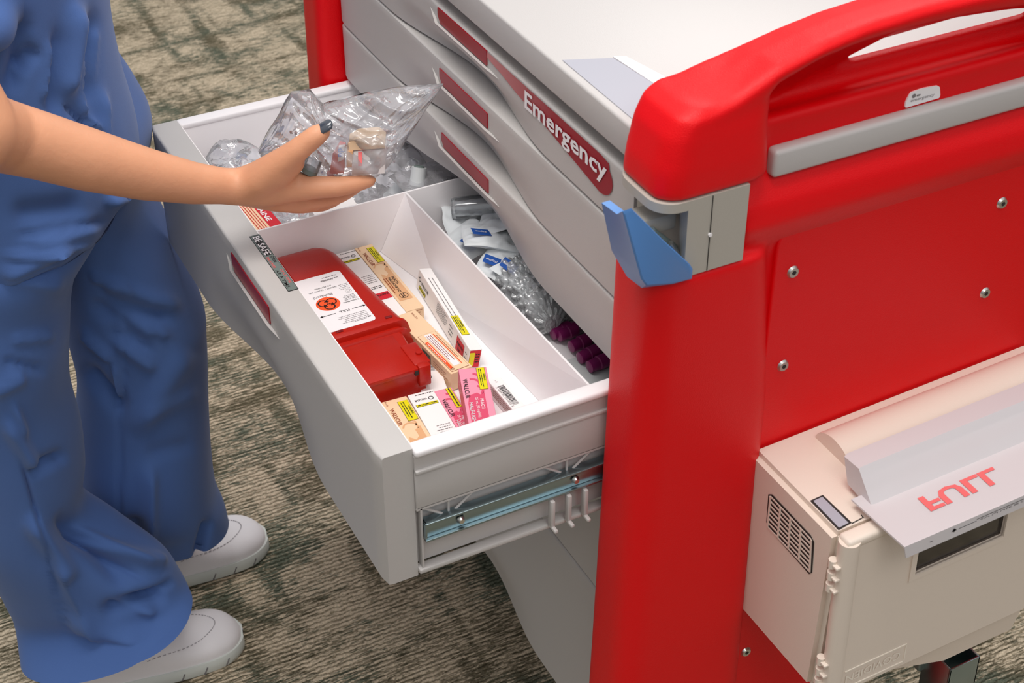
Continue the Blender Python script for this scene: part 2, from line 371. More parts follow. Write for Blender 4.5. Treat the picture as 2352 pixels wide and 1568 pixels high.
# open drawer
XO, ZT, ZB = .387, .762, .606
q = MB(); ti = (.418, 1.012, .645); to = (.93, 1.664, .757)
def tub(q, x0, x1, y0, y1, zb, zt, t, m, rim=0):
    q.box((x0, y0, zb-t), (x1, y1, zb), m)
    q.box((x0-t, y0-t, zb-t), (x0, y1+t, zt), m); q.box((x1, y0-t, zb-t), (x1+t, y1+t, zt), m)
    q.box((x0, y0-t, zb-t), (x1, y0, zt), m, .0012); q.box((x0, y1, zb-t), (x1, y1+t, zt), m, .0012)
tub(q, .422, .93, 1.013, 1.662, .688, .7575, .003, 'white_plastic')
for y0, y1, s in ((.997, 1.014, -1), (1.661, 1.678, 1)):   # rounded side rims, ledges, side walls and bottom flanges
    q.box((.419, y0, .7525), (.93, y1, .7605), 'white_plastic', .003, 3)
    ya = 1.0 if s < 0 else 1.675
    q.box((.419, min(ya, ya-s*.004), .736), (.93, max(ya, ya-s*.004), .753), 'grey_plastic')
    q.box((.419, ya-.004 if s > 0 else ya-.003, .7335), (.93, ya+.003 if s > 0 else ya+.004, .7375), 'grey_plastic', .001)
    q.box((.419, min(ya, ya-s*.0035), .690), (.93, max(ya, ya-s*.0035), .734), 'grey_plastic', .001)
    yi = ya-s*.0085
    q.box((.419, min(yi, yi-s*.003), .618), (.93, max(yi, yi-s*.001), .692), 'grey_plastic')
    q.box((.419, min(ya, yi), .6885), (.93, max(ya, yi), .6915), 'grey_plastic')
    q.box((.419, min(ya+s*.002, yi), .611), (.93, max(ya+s*.002, yi), .616), 'grey_plastic', .001)
    for xc in (.452, .576):    # moulded stiffening ribs behind the rail
        for dx in (-.028, 0, .028):
            a = Vector((xc+dx, ya-s*.003, .6895)); b_ = Vector((xc, ya-s*.003, .668)); q.cyl(a, b_, .0013, 'grey_plastic', 8)
    q.box((.4225, min(ya, yi), .616), (.4245, max(ya, yi), .69), 'grey_plastic')
drw = q.build('drawer', cart)
q = MB(); drawer_front(q, XO, ZB, ZT); q.build('drawer_front', drw); label_plate(XO, ZT, .730, .7505, drw)
for ya, s in ((1.0, -1), (1.675, 1)):
    q = MB(); a, b_ = ya+s*.0035, ya-s*.006; lo, hi = min(a, b_), max(a, b_)
    q.box((.427, lo+.002, .654), (1.1, hi-.002, .6725), 'steel', .001); q.box((.425, lo-.002, .6715), (1.1, hi, .674), 'steel', .0006); q.box((.425, lo-.002, .6515), (1.1, hi, .654), 'steel', .0006)
    q.box((.425, lo-.001, .6515), (.427, hi, .674), 'steel', .0006)
    r_ = q.build('slide_rail', drw)
    for x in (.461, .582):
        q = MB(); q.cyl((x, a, .664), (x, a+s*.0035, .664), .0042, 'screw_steel', 18, .0026); q.build('screw', r_)
for x in (.556, .574, .592):
    q = MB(); q.box((x-.0022, .991, .618), (x+.0022, .9985, .650), 'grey_plastic', .001); q.box((x-.0022, .984, .615), (x+.0022, .9985, .619), 'grey_plastic', .0015); q.build('cable_hook', drw)
# dividers
q = MB(); q.box((.4225, 1.408, .6885), (.929, 1.4105, .7565), 'white_plastic', .0008); q.build('divider', drw)
q = MB(); A = [Vector((.594, 1.4075, .7565)), Vector((.604, 1.0135, .7565)), Vector((.597, 1.0135, .6885)), Vector((.583, 1.300, .6885))]
q.prism(A, (.0022, 0, 0), 'white_plastic'); q.prism([Vector((.594, 1.4077, .7565)), Vector((.5615, 1.4077, .6885)), Vector((.583, 1.300, .6885))], (.0022, 0, 0), 'white_plastic'); q.build('divider', drw)
# warning sticker on the top of the drawer front
q = MB(); q.box((.4085, 1.279, .7621), (.4195, 1.393, .7624), 'print_black'); F_ = Face(q, (.4090, 1.3922, .7624), (0, -1, 0), (1, 0, 0), .0001)
F_.rect(0, 0, .1124, .0099, 'sticker_grey'); F_.rect(.001, .0012, .041, .0078, 'print_black', 2)
F_.text('BE SAFE', .0020, .0018, .0098, 'paper_white', 3, bold=.02, width=.039)
F_.text('OPEN', .045, .0056, .0048, 'print_black', 3, bold=.01); F_.text('AT A TIME.', .072, .0010, .0046, 'print_black', 3, bold=.01, width=.036)
F_.text('DRAWER', .045, .0010, .0042, 'print_pink', 3, bold=.01, width=.023); F_.text('ONLY ONE', .072, .0060, .0038, 'print_pink', 3, bold=.01, width=.028)
tag(q.build('warning_sticker', drw, smooth=0, fix=False), 'dark strip sticker reading BE SAFE')

# side panels: red moulded bodies with push handle, near one detailed
def side_panel(y_out, y_in, near):
    s = 1 if near else -1; B = bmesh.new()
    Y = lambda t: y_out+s*t                         # t: distance inward from the outer face
    th = abs(y_in-y_out)
    def blk(x0, x1, t0, t1, z0, z1):
        T = Matrix.Translation(((x0+x1)/2, (Y(t0)+Y(t1))/2, (z0+z1)/2)) @ Matrix.Diagonal((x1-x0, abs(t1-t0), z1-z0, 1)); bmesh.ops.create_cube(B, size=1, matrix=T)
    def hull(rings):
        vs = [[B.verts.new(p) for p in r_] for r_ in rings]; n = len(rings[0])
        for a, b_ in zip(vs, vs[1:]):
            for i in range(n): B.faces.new((a[i], a[(i+1) % n], b_[(i+1) % n], b_[i]))
        B.faces.new(vs[0][::-1]); B.faces.new(vs[-1])
    # front pillar: rounded foot print that flares a little towards the floor and closes at the shoulder
    def foot(z, x0, x1, t0, t1, r):
        pts = []
        for cx_, cy_, a0 in ((x0+r, t0+r, 180), (x1-r, t0+r, 270), (x1-r, t1-r, 0), (x0+r*.6, t1-r*.6, 90)):
            rr = r if cx_ != x0+r*.6 else r*.6
            for k in range(5): a = R(a0+k*22.5); pts.append(Vector((cx_+rr*math.cos(a), Y(cy_+rr*math.sin(a)), z)))
        return pts
    rs = [foot(.13, .594, .76, -.004, th, .026), foot(.4, .600, .757, -.002, th, .026), foot(.75, .607, .752, 0, th, .024), foot(.921, .610, .732, .0, th, .022)]
    if near: rs += [foot(.9215, .664, .728, .030, th, .008), foot(.9965, .664, .725, .030, th, .008), foot(.997, .612, .724, .0, th, .022)]
    rs += [foot(1.02, .614, .722, 0, th, .022), foot(1.05, .621, .720, .002, th, .020), foot(1.066, .630, .720, .004, th, .016), foot(1.073, .645, .720, .010, th, .012)]
    hull(rs)
    # arched handle: near edge and far edge heights along x
    an = [(.640, 1.066), (.68, 1.076), (.72, 1.094), (.76, 1.105), (.80, 1.112), (.86, 1.1155), (.92, 1.1155), (.98, 1.112), (1.04, 1.105), (1.09, 1.094), (1.13, 1.08), (1.18, 1.06)]
    af = [(.640, 1.069), (.68, 1.079), (.72, 1.086), (.76, 1.094), (.80, 1.1), (.86, 1.104), (.92, 1.104), (.98, 1.102), (1.04, 1.096), (1.09, 1.088), (1.13, 1.078), (1.18, 1.06)]
    un = [(.640, 1.02), (.68, 1.03), (.712, 1.076), (.76, 1.089), (.80, 1.095), (.86, 1.097), (.92, 1.095), (.98, 1.09), (1.04, 1.082), (1.09, 1.07), (1.115, 1.02), (1.18, 1.01)]
    rings = []
    far = [(.640, 1.0), (.68, 1.0), (.712, 1.02), (.76, 1.030), (.80, 1.044), (.86, 1.062), (.92, 1.072), (.98, 1.066), (1.04, 1.055), (1.09, 1.03), (1.115, 1.01), (1.18, 1.0)]
    for (x, zn), (_, zf), (_, zu), (_, zw) in zip(an, af, un, far):
        top = []; t0, t1 = .002, th
        top = [(t0+.001, zn-.006), (t0+.004, zn-.001), (t0+.010, zn+.001), ((t0+t1)/2, (zn+zf)/2+.004), (t1-.008, zf+.002), (t1-.001, zf-.004), (t1, zf-.010), (t1, min(zw, zf-.012)), (t1-.008, min(zw, zf-.012)-.002), (t0+.03, zu-.012 if zw < zu-.02 else zu-.004), (t0+.018, zu), (t0+.004, zu+.003)]
        rings.append([Vector((x, Y(t), z)) for t, z in top])
    hull(rings)
    # swept body behind the pillar: outer profile (t, z) from floor level to the wall behind the handle
    prof = [(.016, .13), (.016, .905), (.014, .918), (.007, .932), (.003, .945), (.006, .965), (.016, .983), (.022, .992), (.022, 1.030), (.020, 1.036), (.028, 1.040), (.050, 1.030), (.058, 1.033), (.060, 1.047), (th, 1.047), (th, .13)]
    rings = [[Vector((x, Y(t), z)) for t, z in prof] for x in (.700, .86)]
    hull(rings); prof2 = [(t, max(z, .31)) for t, z in prof]; rings = [[Vector((x, Y(t), z)) for t, z in prof2] for x in (.86, .9, 1.0, 1.15)]
    hull(rings)
    rs = [foot(.31, 1.10, 1.225, -.004, th, .026), foot(.75, 1.10, 1.22, 0, th, .024), foot(1.02, 1.10, 1.20, 0, th, .022), foot(1.06, 1.11, 1.19, .006, th, .016)]; hull(rs)
    return remeshed('side_panel', B, 'red_plastic', .0032, 7, .7, cart)
pn = side_panel(.924, .9965, True); tag(pn, 'near red side panel with arched push handle')
pf = side_panel(1.752, 1.682, False)
for p in ((1821, 624), (1798, 839), (2262, 672), (2301, 466), (1713, 1496)):
    c = ony(p, .9355); q = MB(); q.cyl(c, c-Vector((0, .0022, 0)), .0062, 'screw_steel', 24, .0048); q.cyl(c-Vector((0, .0021, 0)), c-Vector((0, .0024, 0)), .0024, 'dark_gap', 6); q.build('screw', pn)
q = MB(); q.prism([Vector((a, .9355, b_)) for a, b_ in ((.742, .14), (.742, .915), (.744, .922), (.749, .928), (.757, .9305), (1.12, .9305), (1.12, .32), (.88, .32), (.87, .30), (.87, .14))], (0, .006, 0), 'red_plastic'); sv = q.build('side_cover', pn); bv = sv.modifiers.new('bevel', 'BEVEL'); bv.width = .0018; bv.segments = 3
# long grey bumper strip and maker's plate
q = MB(); B = bmesh.new(); bmesh.ops.create_cube(B, size=1, matrix=Matrix.Translation((.924, .941, 1.0)) @ Matrix.Diagonal((.392, .014, .0262, 1)))
bmesh.ops.bevel(B, geom=B.edges[:], offset=.0042, segments=4, affect='EDGES', profile=.5); q.bm(B, 'worktop_plastic'); q.build('bumper_strip', pn)
q = MB(); pts = [ony(p, .9445) for p in ((2079, 246), (2081, 235), (2090, 217), (2094, 212), (2120, 203), (2153, 197), (2159, 200), (2160, 219), (2157, 225), (2120, 236), (2083, 247))]
q.prism(pts, (0, .0016, 0), 'white_plastic'); F_ = Face(q, ony((2088, 236), .9445), (1, 0, 0), (0, 0, 1), .0004); F_.text('emergency', .001, .0005, .0042, 'print_grey', 1, width=.026); F_.disc(.004, .0058, .002, 'print_grey'); F_.rect(.007, .0045, .004, .0016, 'print_grey')
q.build('name_plate', pn, fix=False)
# grey corner cap with latch recess
B = bmesh.new(); T = Matrix.Translation((.6535, .961, .9595)) @ Matrix.Diagonal((.087, .0745, .0745, 1)); bmesh.ops.create_cube(B, size=1, matrix=T)
ed = [e for e in B.edges if abs((e.verts[0].co-e.verts[1].co).z) > .05 and min(e.verts[0].co.x, e.verts[1].co.x) < .63]
bmesh.ops.bevel(B, geom=ed, offset=.022, segments=8, affect='EDGES', profile=.5)
me = bpy.data.meshes.new('corner_cap'); B.to_mesh(me); B.free(); cap = bpy.data.objects.new('corner_cap', me); col.objects.link(cap); me.materials.append(MT['cap_grey'])
B = bmesh.new(); pl_ = [(.585, 1.01), (.585, .915), (.636, .915), (.6405, .936), (.652, .958), (.648, .980), (.628, 1.01)]
v0 = [B.verts.new((a, b_, .930)) for a, b_ in pl_]; v1 = [B.verts.new((a, b_, .988)) for a, b_ in pl_]; B.faces.new(v0[::-1]); B.faces.new(v1)
for k in range(7): B.faces.new((v0[k], v0[(k+1) % 7], v1[(k+1) % 7], v1[k]))
bmesh.ops.recalc_face_normals(B, faces=B.faces[:])
mc = bpy.data.meshes.new('c'); B.to_mesh(mc); B.free(); cut = bpy.data.objects.new('c', mc); col.objects.link(cut)
bo = cap.modifiers.new('b', 'BOOLEAN'); bo.operation = 'DIFFERENCE'; bo.object = cut; bo.solver = 'EXACT'; bpy.context.view_layer.update()
nm = bpy.data.meshes.new_from_object(cap.evaluated_get(bpy.context.evaluated_depsgraph_get())); cap.modifiers.clear(); cap.data = nm; nm.name = 'corner_cap'; bpy.data.objects.remove(cut)
nm.polygons.foreach_set('use_smooth', [True]*len(nm.polygons)); nm.set_sharp_from_angle(angle=R(30)); settle(cap, pn)
q = MB(); q.box((.6605, .9232, .923), (.6612, .9245, .996), 'dark_gap'); q.cyl((.6608, .9238, .9585), (.6608, .9222, .9585), .0018, 'white_plastic', 10); q.build('seam', cap)
# latch block, spring and blue lever
q = MB(); q.box((.606, .950, .953), (.646, .975, .970), 'cap_grey', .004); q.cyl((.616, .945, .962), (.640, .945, .938), .0050, 'sticker_grey'); q.cyl((.630, .936, .952), (.640, .934, .936), .0028, 'screw_steel'); q.build('latch', pn)
lv = [ony(p, .9165) for p in ((1429, 485), (1450, 478), (1520, 548), (1583, 605), (1591, 617), (1589, 640), (1545, 652), (1484, 656), (1472, 640))]
lb = [ony(p, .936) for p in ((1417, 492), (1436, 486), (1500, 560), (1560, 612), (1568, 622), (1566, 640), (1530, 650), (1474, 661), (1440, 602))]
lc = [v+Vector((-.004, .018, .002)) for v in lb]
q = MB(); q.loft([[v*.94+(sum(lv, Vector())/len(lv))*.06+Vector((0, -.001, 0)) for v in lv], lv, lb, lc], 'blue_plastic'); tag(q.build('latch_lever', pn), 'blue latch lever')
# base and caster bracket
q = MB(); q.box((.70, 1.01, .17), (.84, 1.67, .235), 'grey_plastic', .01, 3); q.box((.84, 1.3, .17), (1.16, 1.42, .235), 'grey_plastic', .01, 3); q.box((1.08, 1.2, .17), (1.18, 1.67, .235), 'grey_plastic', .01, 3); q.build('base', cart)
for x, y in ((.76, 1.06), (.76, 1.62), (1.14, 1.26), (1.14, 1.62)):
    q = MB(); q.cyl((x, y-.014, .06), (x, y+.014, .06), .06, 'dark_gap', 32); q.cyl((x, y-.015, .06), (x, y+.015, .06), .035, 'foam_grey', 24)
    q.box((x-.022, y-.024, .06), (x+.022, y-.019, .15), 'steel', .002); q.box((x-.022, y+.019, .06), (x+.022, y+.024, .15), 'steel', .002); q.box((x-.022, y-.024, .14), (x+.022, y+.024, .152), 'steel', .002); q.build('caster', cart)

# ------------------------------------------------------------------ wall-mount sharps cabinet on the side panel
sc = tag(empty('sharps_cabinet', (.92, .86, .46)), 'cream plastic sharps disposal cabinet hung on the near red side panel', 'sharps container')
X0, X1, YB, YFr, Zt = .7385, 1.075, .9385, .800, .686
def rbox(q, a, b_, m, r=.006, seg=4): q.box(a, b_, m, r, seg)
B = bmesh.new(); bmesh.ops.create_cube(B, size=1, matrix=Matrix.Translation(((X0+X1)/2, (YB+YFr)/2, (.468+Zt)/2)) @ Matrix.Diagonal((X1-X0, YB-YFr, Zt-.468, 1)))
for v in B.verts:
    if v.co.z < .5: v.co.y += .0 if v.co.y > .9 else .012
bmesh.ops.bevel(B, geom=[e for e in B.edges], offset=.006, segments=4, affect='EDGES')
q = MB(); q.bm(B, 'cream_plastic'); 
# half-round hood on top
rings = []
for x in (.802, 1.058):
    rings.append([Vector((x, .893+.0*0-.0275*math.cos(R(a))-.0, .684+.020*math.sin(R(a)))) for a in range(0, 181, 12)]+[Vector((x, .9205, .676)), Vector((x, .8655, .676))])
q.loft(rings, 'cream_plastic')
body = q.build('body', sc)
# ventilation grille on the left side: dark sheet painted as the shaded opening, slats over it
def sx(p, dx=0):
    v = onx((1660+p[0]/2.0968, 820+p[1]/2.0968), X0); v.x -= dx; return v
q = MB(); o = [sx(p, .0004) for p in ((222, 672), (240, 672), (415, 858), (430, 890), (415, 1030), (400, 1037), (225, 840), (207, 800))]
c0_ = sum(o, Vector())/len(o); q.add([c0_+(v-c0_)*1.06 for v in o], [list(range(8))], 'dark_gap')
TL, TR, BR, BL = sx((228, 672)), sx((424, 880)), sx((410, 1036)), sx((207, 820))
for k in range(8):
    t = (k+.0)/7; a = TL.lerp(BL, t); b_ = TR.lerp(BR, t); h = Vector((0, 0, .0010))
    q.prism([a-h, a+h, b_+h, b_-h], (-.0008, 0, 0), 'cream_plastic')
for k in range(5):
    t = k/4; a = TL.lerp(TR, t); b_ = BL.lerp(BR, t); h = Vector((0, .0012, 0)); q.prism([a-h, a+h, b_+h, b_-h], (-.001, 0, 0), 'cream_plastic')
q.build('vent_grille', sc)
# level slot on the top
q = MB(); oz_ = lambda pts, l: [onz((1660+a/2.0968, 820+b_/2.0968), Zt+l) for a, b_ in pts]
q.add(oz_(((420, 692), (482, 666), (622, 800), (558, 834)), .0004), [[0, 1, 2, 3]], 'dark_gap'); q.add(oz_(((436, 693), (480, 675), (606, 800), (560, 822)), .0006), [[0, 1, 2, 3]], 'cool_grey')
q.add(oz_(((622, 800), (672, 776), (664, 764), (668, 763), (680, 777), (622, 806)), .0004), [[0, 1, 2, 3, 4, 5]], 'dark_gap'); q.build('level_slot', sc)
# front door: frame with a real opening for the pane
YD = .788
wx0, wx1, wz0, wz1 = .826, .932, .606, .669
q = MB()
def quadbox(x0, x1, z0, z1): q.box((x0, YD, z0), (x1, YFr+.001, z1), 'cream_plastic', .0)
for a in ((X0+.004, wx0, .478, .683), (wx1, X1-.002, .478, .683), (wx0, wx1, .478, wz0), (wx0, wx1, wz1, .683)): quadbox(*a)
q.cyl((X0+.010, YD+.006, .478), (X0+.010, YD+.006, .683), .010, 'cream_plastic', 24)
q.box((X0+.004, YD-.001, .676), (X1, YFr+.004, .6875), 'cream_plastic', .004, 3)
F_ = Face(q, (.832, YD, .5075), (-1, 0, 0), (0, 0, -1), .0006)
E_ = .004
for a in ((0, -.001, .125, .0012), (0, .0235, .125, .0012), (0, 0, .0012, .024)): q.box((max(.832-a[0]-a[2], X0+.02), YD-.0008, .5075-a[1]-a[3]), (.832-a[0], YD, .5075-a[1]), 'embossed_highlight')
F_.text('COVIDIEN', .006, .006, .015, 'embossed_highlight', 1, bold=.01, width=.066)  # flat letters, relief highlight given by the paler colour
door = q.build('door', sc, fix=False)
q = MB(); fo = .006    # raised window frame
for a_ in ((wx0-fo, wx0, wz0-fo, wz1+fo), (wx1, wx1+fo, wz0-fo, wz1+fo), (wx0, wx1, wz0-fo, wz0), (wx0, wx1, wz1, wz1+fo)): q.box((a_[0], YD-.0018, a_[2]), (a_[1], YD+.002, a_[3]), 'cream_plastic')
q.build('window_frame', door)
q = MB(); q.box((wx0, YD+.003, wz0), (wx1, YD+.005, wz1), 'smoke_pane'); q.build('pane', door)
q = MB(); F_ = Face(q, (wx0+.03, YD+.0065, wz1-.001), (1, 0, 0), (0, 0, 1), -.0001); q.box((wx0+.026, YD+.0075, wz0+.004), (wx1-.022, YD+.008, wz1), 'foam_grey'); q.box((wx0, YD+.0085, wz0), (wx1, YD+.0105, wz1), 'pane_back')
F_ = Face(q, (wx0+.026, YD+.0075, wz0+.004), (1, 0, 0), (0, 0, 1), .0003); F_.disc(.037, .026, .0115, 'print_red'); F_.biohazard(.037, .026, .011, 'print_black', 2); F_.lines(.003, .045, .02, 12, .0028, .001, 'print_grey', 2, 5)
q.build('liner_label', door, smooth=0, fix=False)
# hinge knuckles
for z in (.655, .640, .625, .525, .510, .495):
    q = MB(); q.cyl((X0-.001, YD+.012, z-.0045), (X0-.001, YD+.012, z+.0045), .0042, 'cream_plastic', 14); q.box((X0-.004, YD+.002, z-.0015), (X0+.004, YD+.012, z+.0015), 'cream_plastic', .0008); q.build('hinge_knuckle', door)
# translucent drop tray: bar, end cheek, sloping tray with lettering
def oz(p, z): return onz((1660+p[0]/2.0968, 820+p[1]/2.0968), z)
q = MB()
sec = [(.8555, .722), (.833, .724), (.8075, .694), (.8135, .690), (.846, .694)]
rings = []
for x in (.783, .787, 1.03, 1.034):
    ins = .003 if x in (.783, 1.034) else 0; cy_ = sum(a for a, _ in sec)/5; cz_ = sum(b_ for _, b_ in sec)/5
    rings.append([Vector((x, a+(cy_-a)*ins*18, b_+(cz_-b_)*ins*18)) for a, b_ in sec])
q.loft(rings, 'milky_plastic'); tray = q.build('drop_tray_bar', sc, smooth=20)
q = MB(); t0, t1, t2 = (.825, .697), (.754, .696), (.752, .689)
q.prism([Vector((.772, t0[0], t0[1])), Vector((1.07, t0[0], t0[1])), Vector((1.07, t1[0], t1[1])), Vector((.776, t1[0], t1[1]))], (0, 0, -.002), 'milky_plastic')
q.prism([Vector((.776, t1[0], t1[1])), Vector((1.07, t1[0], t1[1])), Vector((1.07, t2[0], t2[1]-.006)), Vector((.778, t2[0], t2[1]-.006))], (0, .0015, 0), 'milky_plastic')
F_ = Face(q, (.822, .772, .6968), (1, 0, 0), (0, 1, .01), .0002); F_.text('FULL', 0, .024, .026, 'print_pink', 1, bold=.03, width=.088, flip=True)
F_ = Face(q, (.80, .7535, .684), (1, 0, 0), (0, .0, 1), .0006)
F_.rect(.004, .003, .0035, .003, 'print_grey'); F_.rect(.03, .001, .0016, .007, 'print_black'); F_.poly([(.0278, .006), (.0338, .006), (.0308, .0095)], 'print_black')
F_.rect(.036, .0062, .02, .0006, 'print_black'); F_.rect(.056, .0082, .11, .0006, 'print_black'); F_.rect(.056, .0018, .11, .0006, 'print_black'); F_.text('TO CLOSE PULL UP FIRMLY', .06, .0032, .0055, 'print_grey', 1, bold=.01, width=.095); F_.rect(.17, .001, .0016, .007, 'print_black')
q.build('drop_tray', sc, smooth=0, fix=False)
# inner liner showing below the cabinet
q = MB(); rings = []
for z, i in ((.476, 0), (.425, .006), (.415, .016)):
    rings.append([Vector((.80+i, .83+i, z)), Vector((.90+i, .80+i, z)), Vector((1.0-i, .80+i, z)), Vector((1.04-i, .83, z)), Vector((1.04-i, .93-i, z)), Vector((.80+i, .93-i, z))])
q.loft(rings[::-1], 'cream_plastic'); q.build('liner', sc)
# steel channel bracket under the cabinet
q = MB(); x0, x1, y0, y1, z0, z1 = .968, 1.010, .852, .895, .22, .328
for a, b_ in (((x0, y0, z0), (x0+.0025, y1, z1)), ((x1-.0025, y0, z0), (x1, y1, z1)), ((x0, y0, z0), (x1, y0+.0025, z1)), ((x0, y1-.002, z0), (x1, y1, z1))): q.box(a, b_, 'steel', .0006)
q.box((.96, .89, .29), (1.03, .94, .325), 'steel', .003); q.build('bracket', sc)

th_ = R(2.2); sc.rotation_euler = (0, -th_, 0); pv = Vector((X0, 0, .685)); Lc = WL[sc]; sc.location = pv+Matrix.Rotation(-th_, 3, 'Y') @ (Lc-pv); sc.location.y = Lc.y
# ------------------------------------------------------------------ red sharps container lying in the drawer
rc = tag(empty('sharps_box', (.46, 1.27, .645)), 'dark red sharps container with white biohazard label, lying in the open drawer', 'sharps container')
B = bmesh.new()
def rbx(x0, x1, y0, y1, z0, z1, r, seg=4, m='container_red', q=None):
    B = bmesh.new(); bmesh.ops.create_cube(B, size=1, matrix=Matrix.Translation(((x0+x1)/2, (y0+y1)/2, (z0+z1)/2)) @ Matrix.Diagonal((x1-x0, y1-y0, z1-z0, 1)))
    ev = [e for e in B.edges if abs((e.verts[0].co-e.verts[1].co).y) > 1e-4]; bmesh.ops.bevel(B, geom=ev, offset=r, segments=seg, affect='EDGES')
    bmesh.ops.bevel(B, geom=[e for e in B.edges if abs((e.verts[0].co-e.verts[1].co).y) < 1e-5 and len(e.link_faces) == 2 and e.calc_face_angle(0) > .5], offset=min(.0025, r/3), segments=2, affect='EDGES'); q.bm(B, m)
q = MB(); rings = []
def csec(y, xr, zt, r, fl=.007, xl=.424, zb=.6967):
    pts = [Vector((xl, y, zb)), Vector((xr+fl, y, zb)), Vector((xr+fl*.5, y, (zb+zt)/2))]
    for k in range(7): a = R(90*k/6); pts.append(Vector((xr-r+r*math.cos(a), y, zt-r+r*math.sin(a))))
    return pts+[Vector((xl+.008, y, zt)), Vector((xl, y, zt-.006))]
for y, xr, zt, r in ((1.3885, .466, .728, .010), (1.3865, .476, .733, .012), (1.382, .4845, .7365, .012), (1.375, .4905, .738, .012), (1.365, .494, .7385, .012), (1.34, .4965, .7385, .012), (1.29, .501, .7385, .012), (1.25, .5045, .7385, .012), (1.222, .5075, .7385, .010), (1.2195, .5105, .738, .010), (1.217, .511, .7365, .009), (1.216, .509, .733, .008), (1.2155, .505, .731, .008), (1.209, .5045, .731, .008), (1.2085, .507, .7345, .009), (1.205, .507, .735, .009), (1.203, .504, .732, .009), (1.2025, .500, .730, .008)): rings.append(csec(y, xr, zt, r))
q.loft(rings, 'container_red')
q.box((.489, 1.223, .738), (.4965, 1.2265, .7395), 'container_red_dark', .0005); q.box((.4355, 1.223, .738), (.443, 1.2265, .7395), 'container_red_dark', .0005); bd = q.build('body', rc)
q = MB(); q.loft([csec(y, xr, zt, .004, .003) for y, xr, zt in ((1.2035, .498, .7335), (1.17, .495, .7335), (1.1415, .4925, .7335))], 'container_red'); q.box((.424, 1.1375, .730), (.486, 1.2, .7350), 'container_red', .001)
q.box((.484, 1.142, .716), (.5015, 1.178, .7365), 'container_red', .002); q.box((.486, 1.136, .712), (.499, 1.146, .7365), 'container_red', .002); q.box((.488, 1.128, .672), (.504, 1.142, .678), 'container_red', .002)
q.box((.482, 1.1365, .728), (.4855, 1.140, .733), 'dark_gap'); q.box((.482, 1.1385, .684), (.486, 1.1399, .690), 'dark_gap'); q.cyl((.4955, 1.158, .736), (.4955, 1.158, .7385), .003, 'container_red', 14); q.build('lid', rc)
# white label
q = MB(); zL = .7388; LX0, LX1, LY0, LY1 = .4275, .4805, 1.2265, 1.3265
r_ = .004; pts = [(LX1-r_*(1-math.cos(R(a))), LY1-r_*(1-math.sin(R(a)))) for a in (0, 30, 60, 90)]+[(LX0, LY1), (LX0, LY0)]+[(LX1-r_*(1-math.sin(R(a))), LY0+r_*(1-math.cos(R(a)))) for a in (0, 30, 60, 90)]
q.prism([Vector((a, b_, zL)) for a, b_ in pts], (0, 0, .0002), 'paper_white')
F_ = Face(q, (LX1, LY1, zL+.0002), (-1, 0, 0), (0, -1, 0), .0001)
F_.lines(.006, .006, .020, 2, -.0045, .0013, 'print_grey', 1, 3); F_.lines(.012, .012, .016, 1, .003, .0012, 'print_grey', 1, 4)
F_.text('(10) 8517795H', .018, .0215, .0030, 'print_black', 1, bold=.01); F_.text('SHARPS 1 QUART 0.9L', .014, .026, .0030, 'print_black', 1, bold=.01, width=.031)
F_.text('Biohazard', .0225, .0355, .0056, 'print_grey', 1, bold=.015, width=.021); F_.disc(.0335, .0525, .0125, 'print_orange'); F_.biohazard(.0335, .0525, .0118, 'print_black', 2, 90)
F_.lines(.002, .026, .012, 4, -.0028, .0008, 'print_grey', 1, 8); F_.ring(.006, .040, .0030, .0034, 'print_grey', 1); F_.ring(.006, .040, .0012, .0016, 'print_grey', 1)
F_.lines(.003, .047, .013, 3, -.0022, .0009, 'print_grey', 1, 9); F_.text('Regulated Medical', .002, .0575, .003, 'print_black', 1, bold=.01, width=.017); F_.text('Waste  UN 3291', .002, .0535, .003, 'print_black', 1, bold=.01, width=.014)
F_.text('FULL', .0175, .070, .0052, 'print_black', 1, bold=.02); F_.rect(.003, .0712, .012, .0009, 'print_black'); F_.poly([(.003, .0697), (.003, .0737), (-.0005, .0717)][::1], 'print_black'); F_.rect(.033, .0712, .014, .0009, 'print_black'); F_.poly([(.047, .0697), (.0505, .0717), (.047, .0737)], 'print_black')
F_.lines(.004, .080, .034, 5, -.0028, .0008, 'print_grey', 1, 12); F_.lines(.008, .093, .018, 1, .002, .0008, 'print_grey', 1, 13); F_.text('CE', .0025, .0905, .003, 'print_black', 1, bold=.02)
tag(q.build('label', rc, smooth=0, fix=False), 'white label with orange biohazard disc'); rc.location = rc.location+Vector((.004, .010, -.0085)); WL[rc] = rc.location.copy()

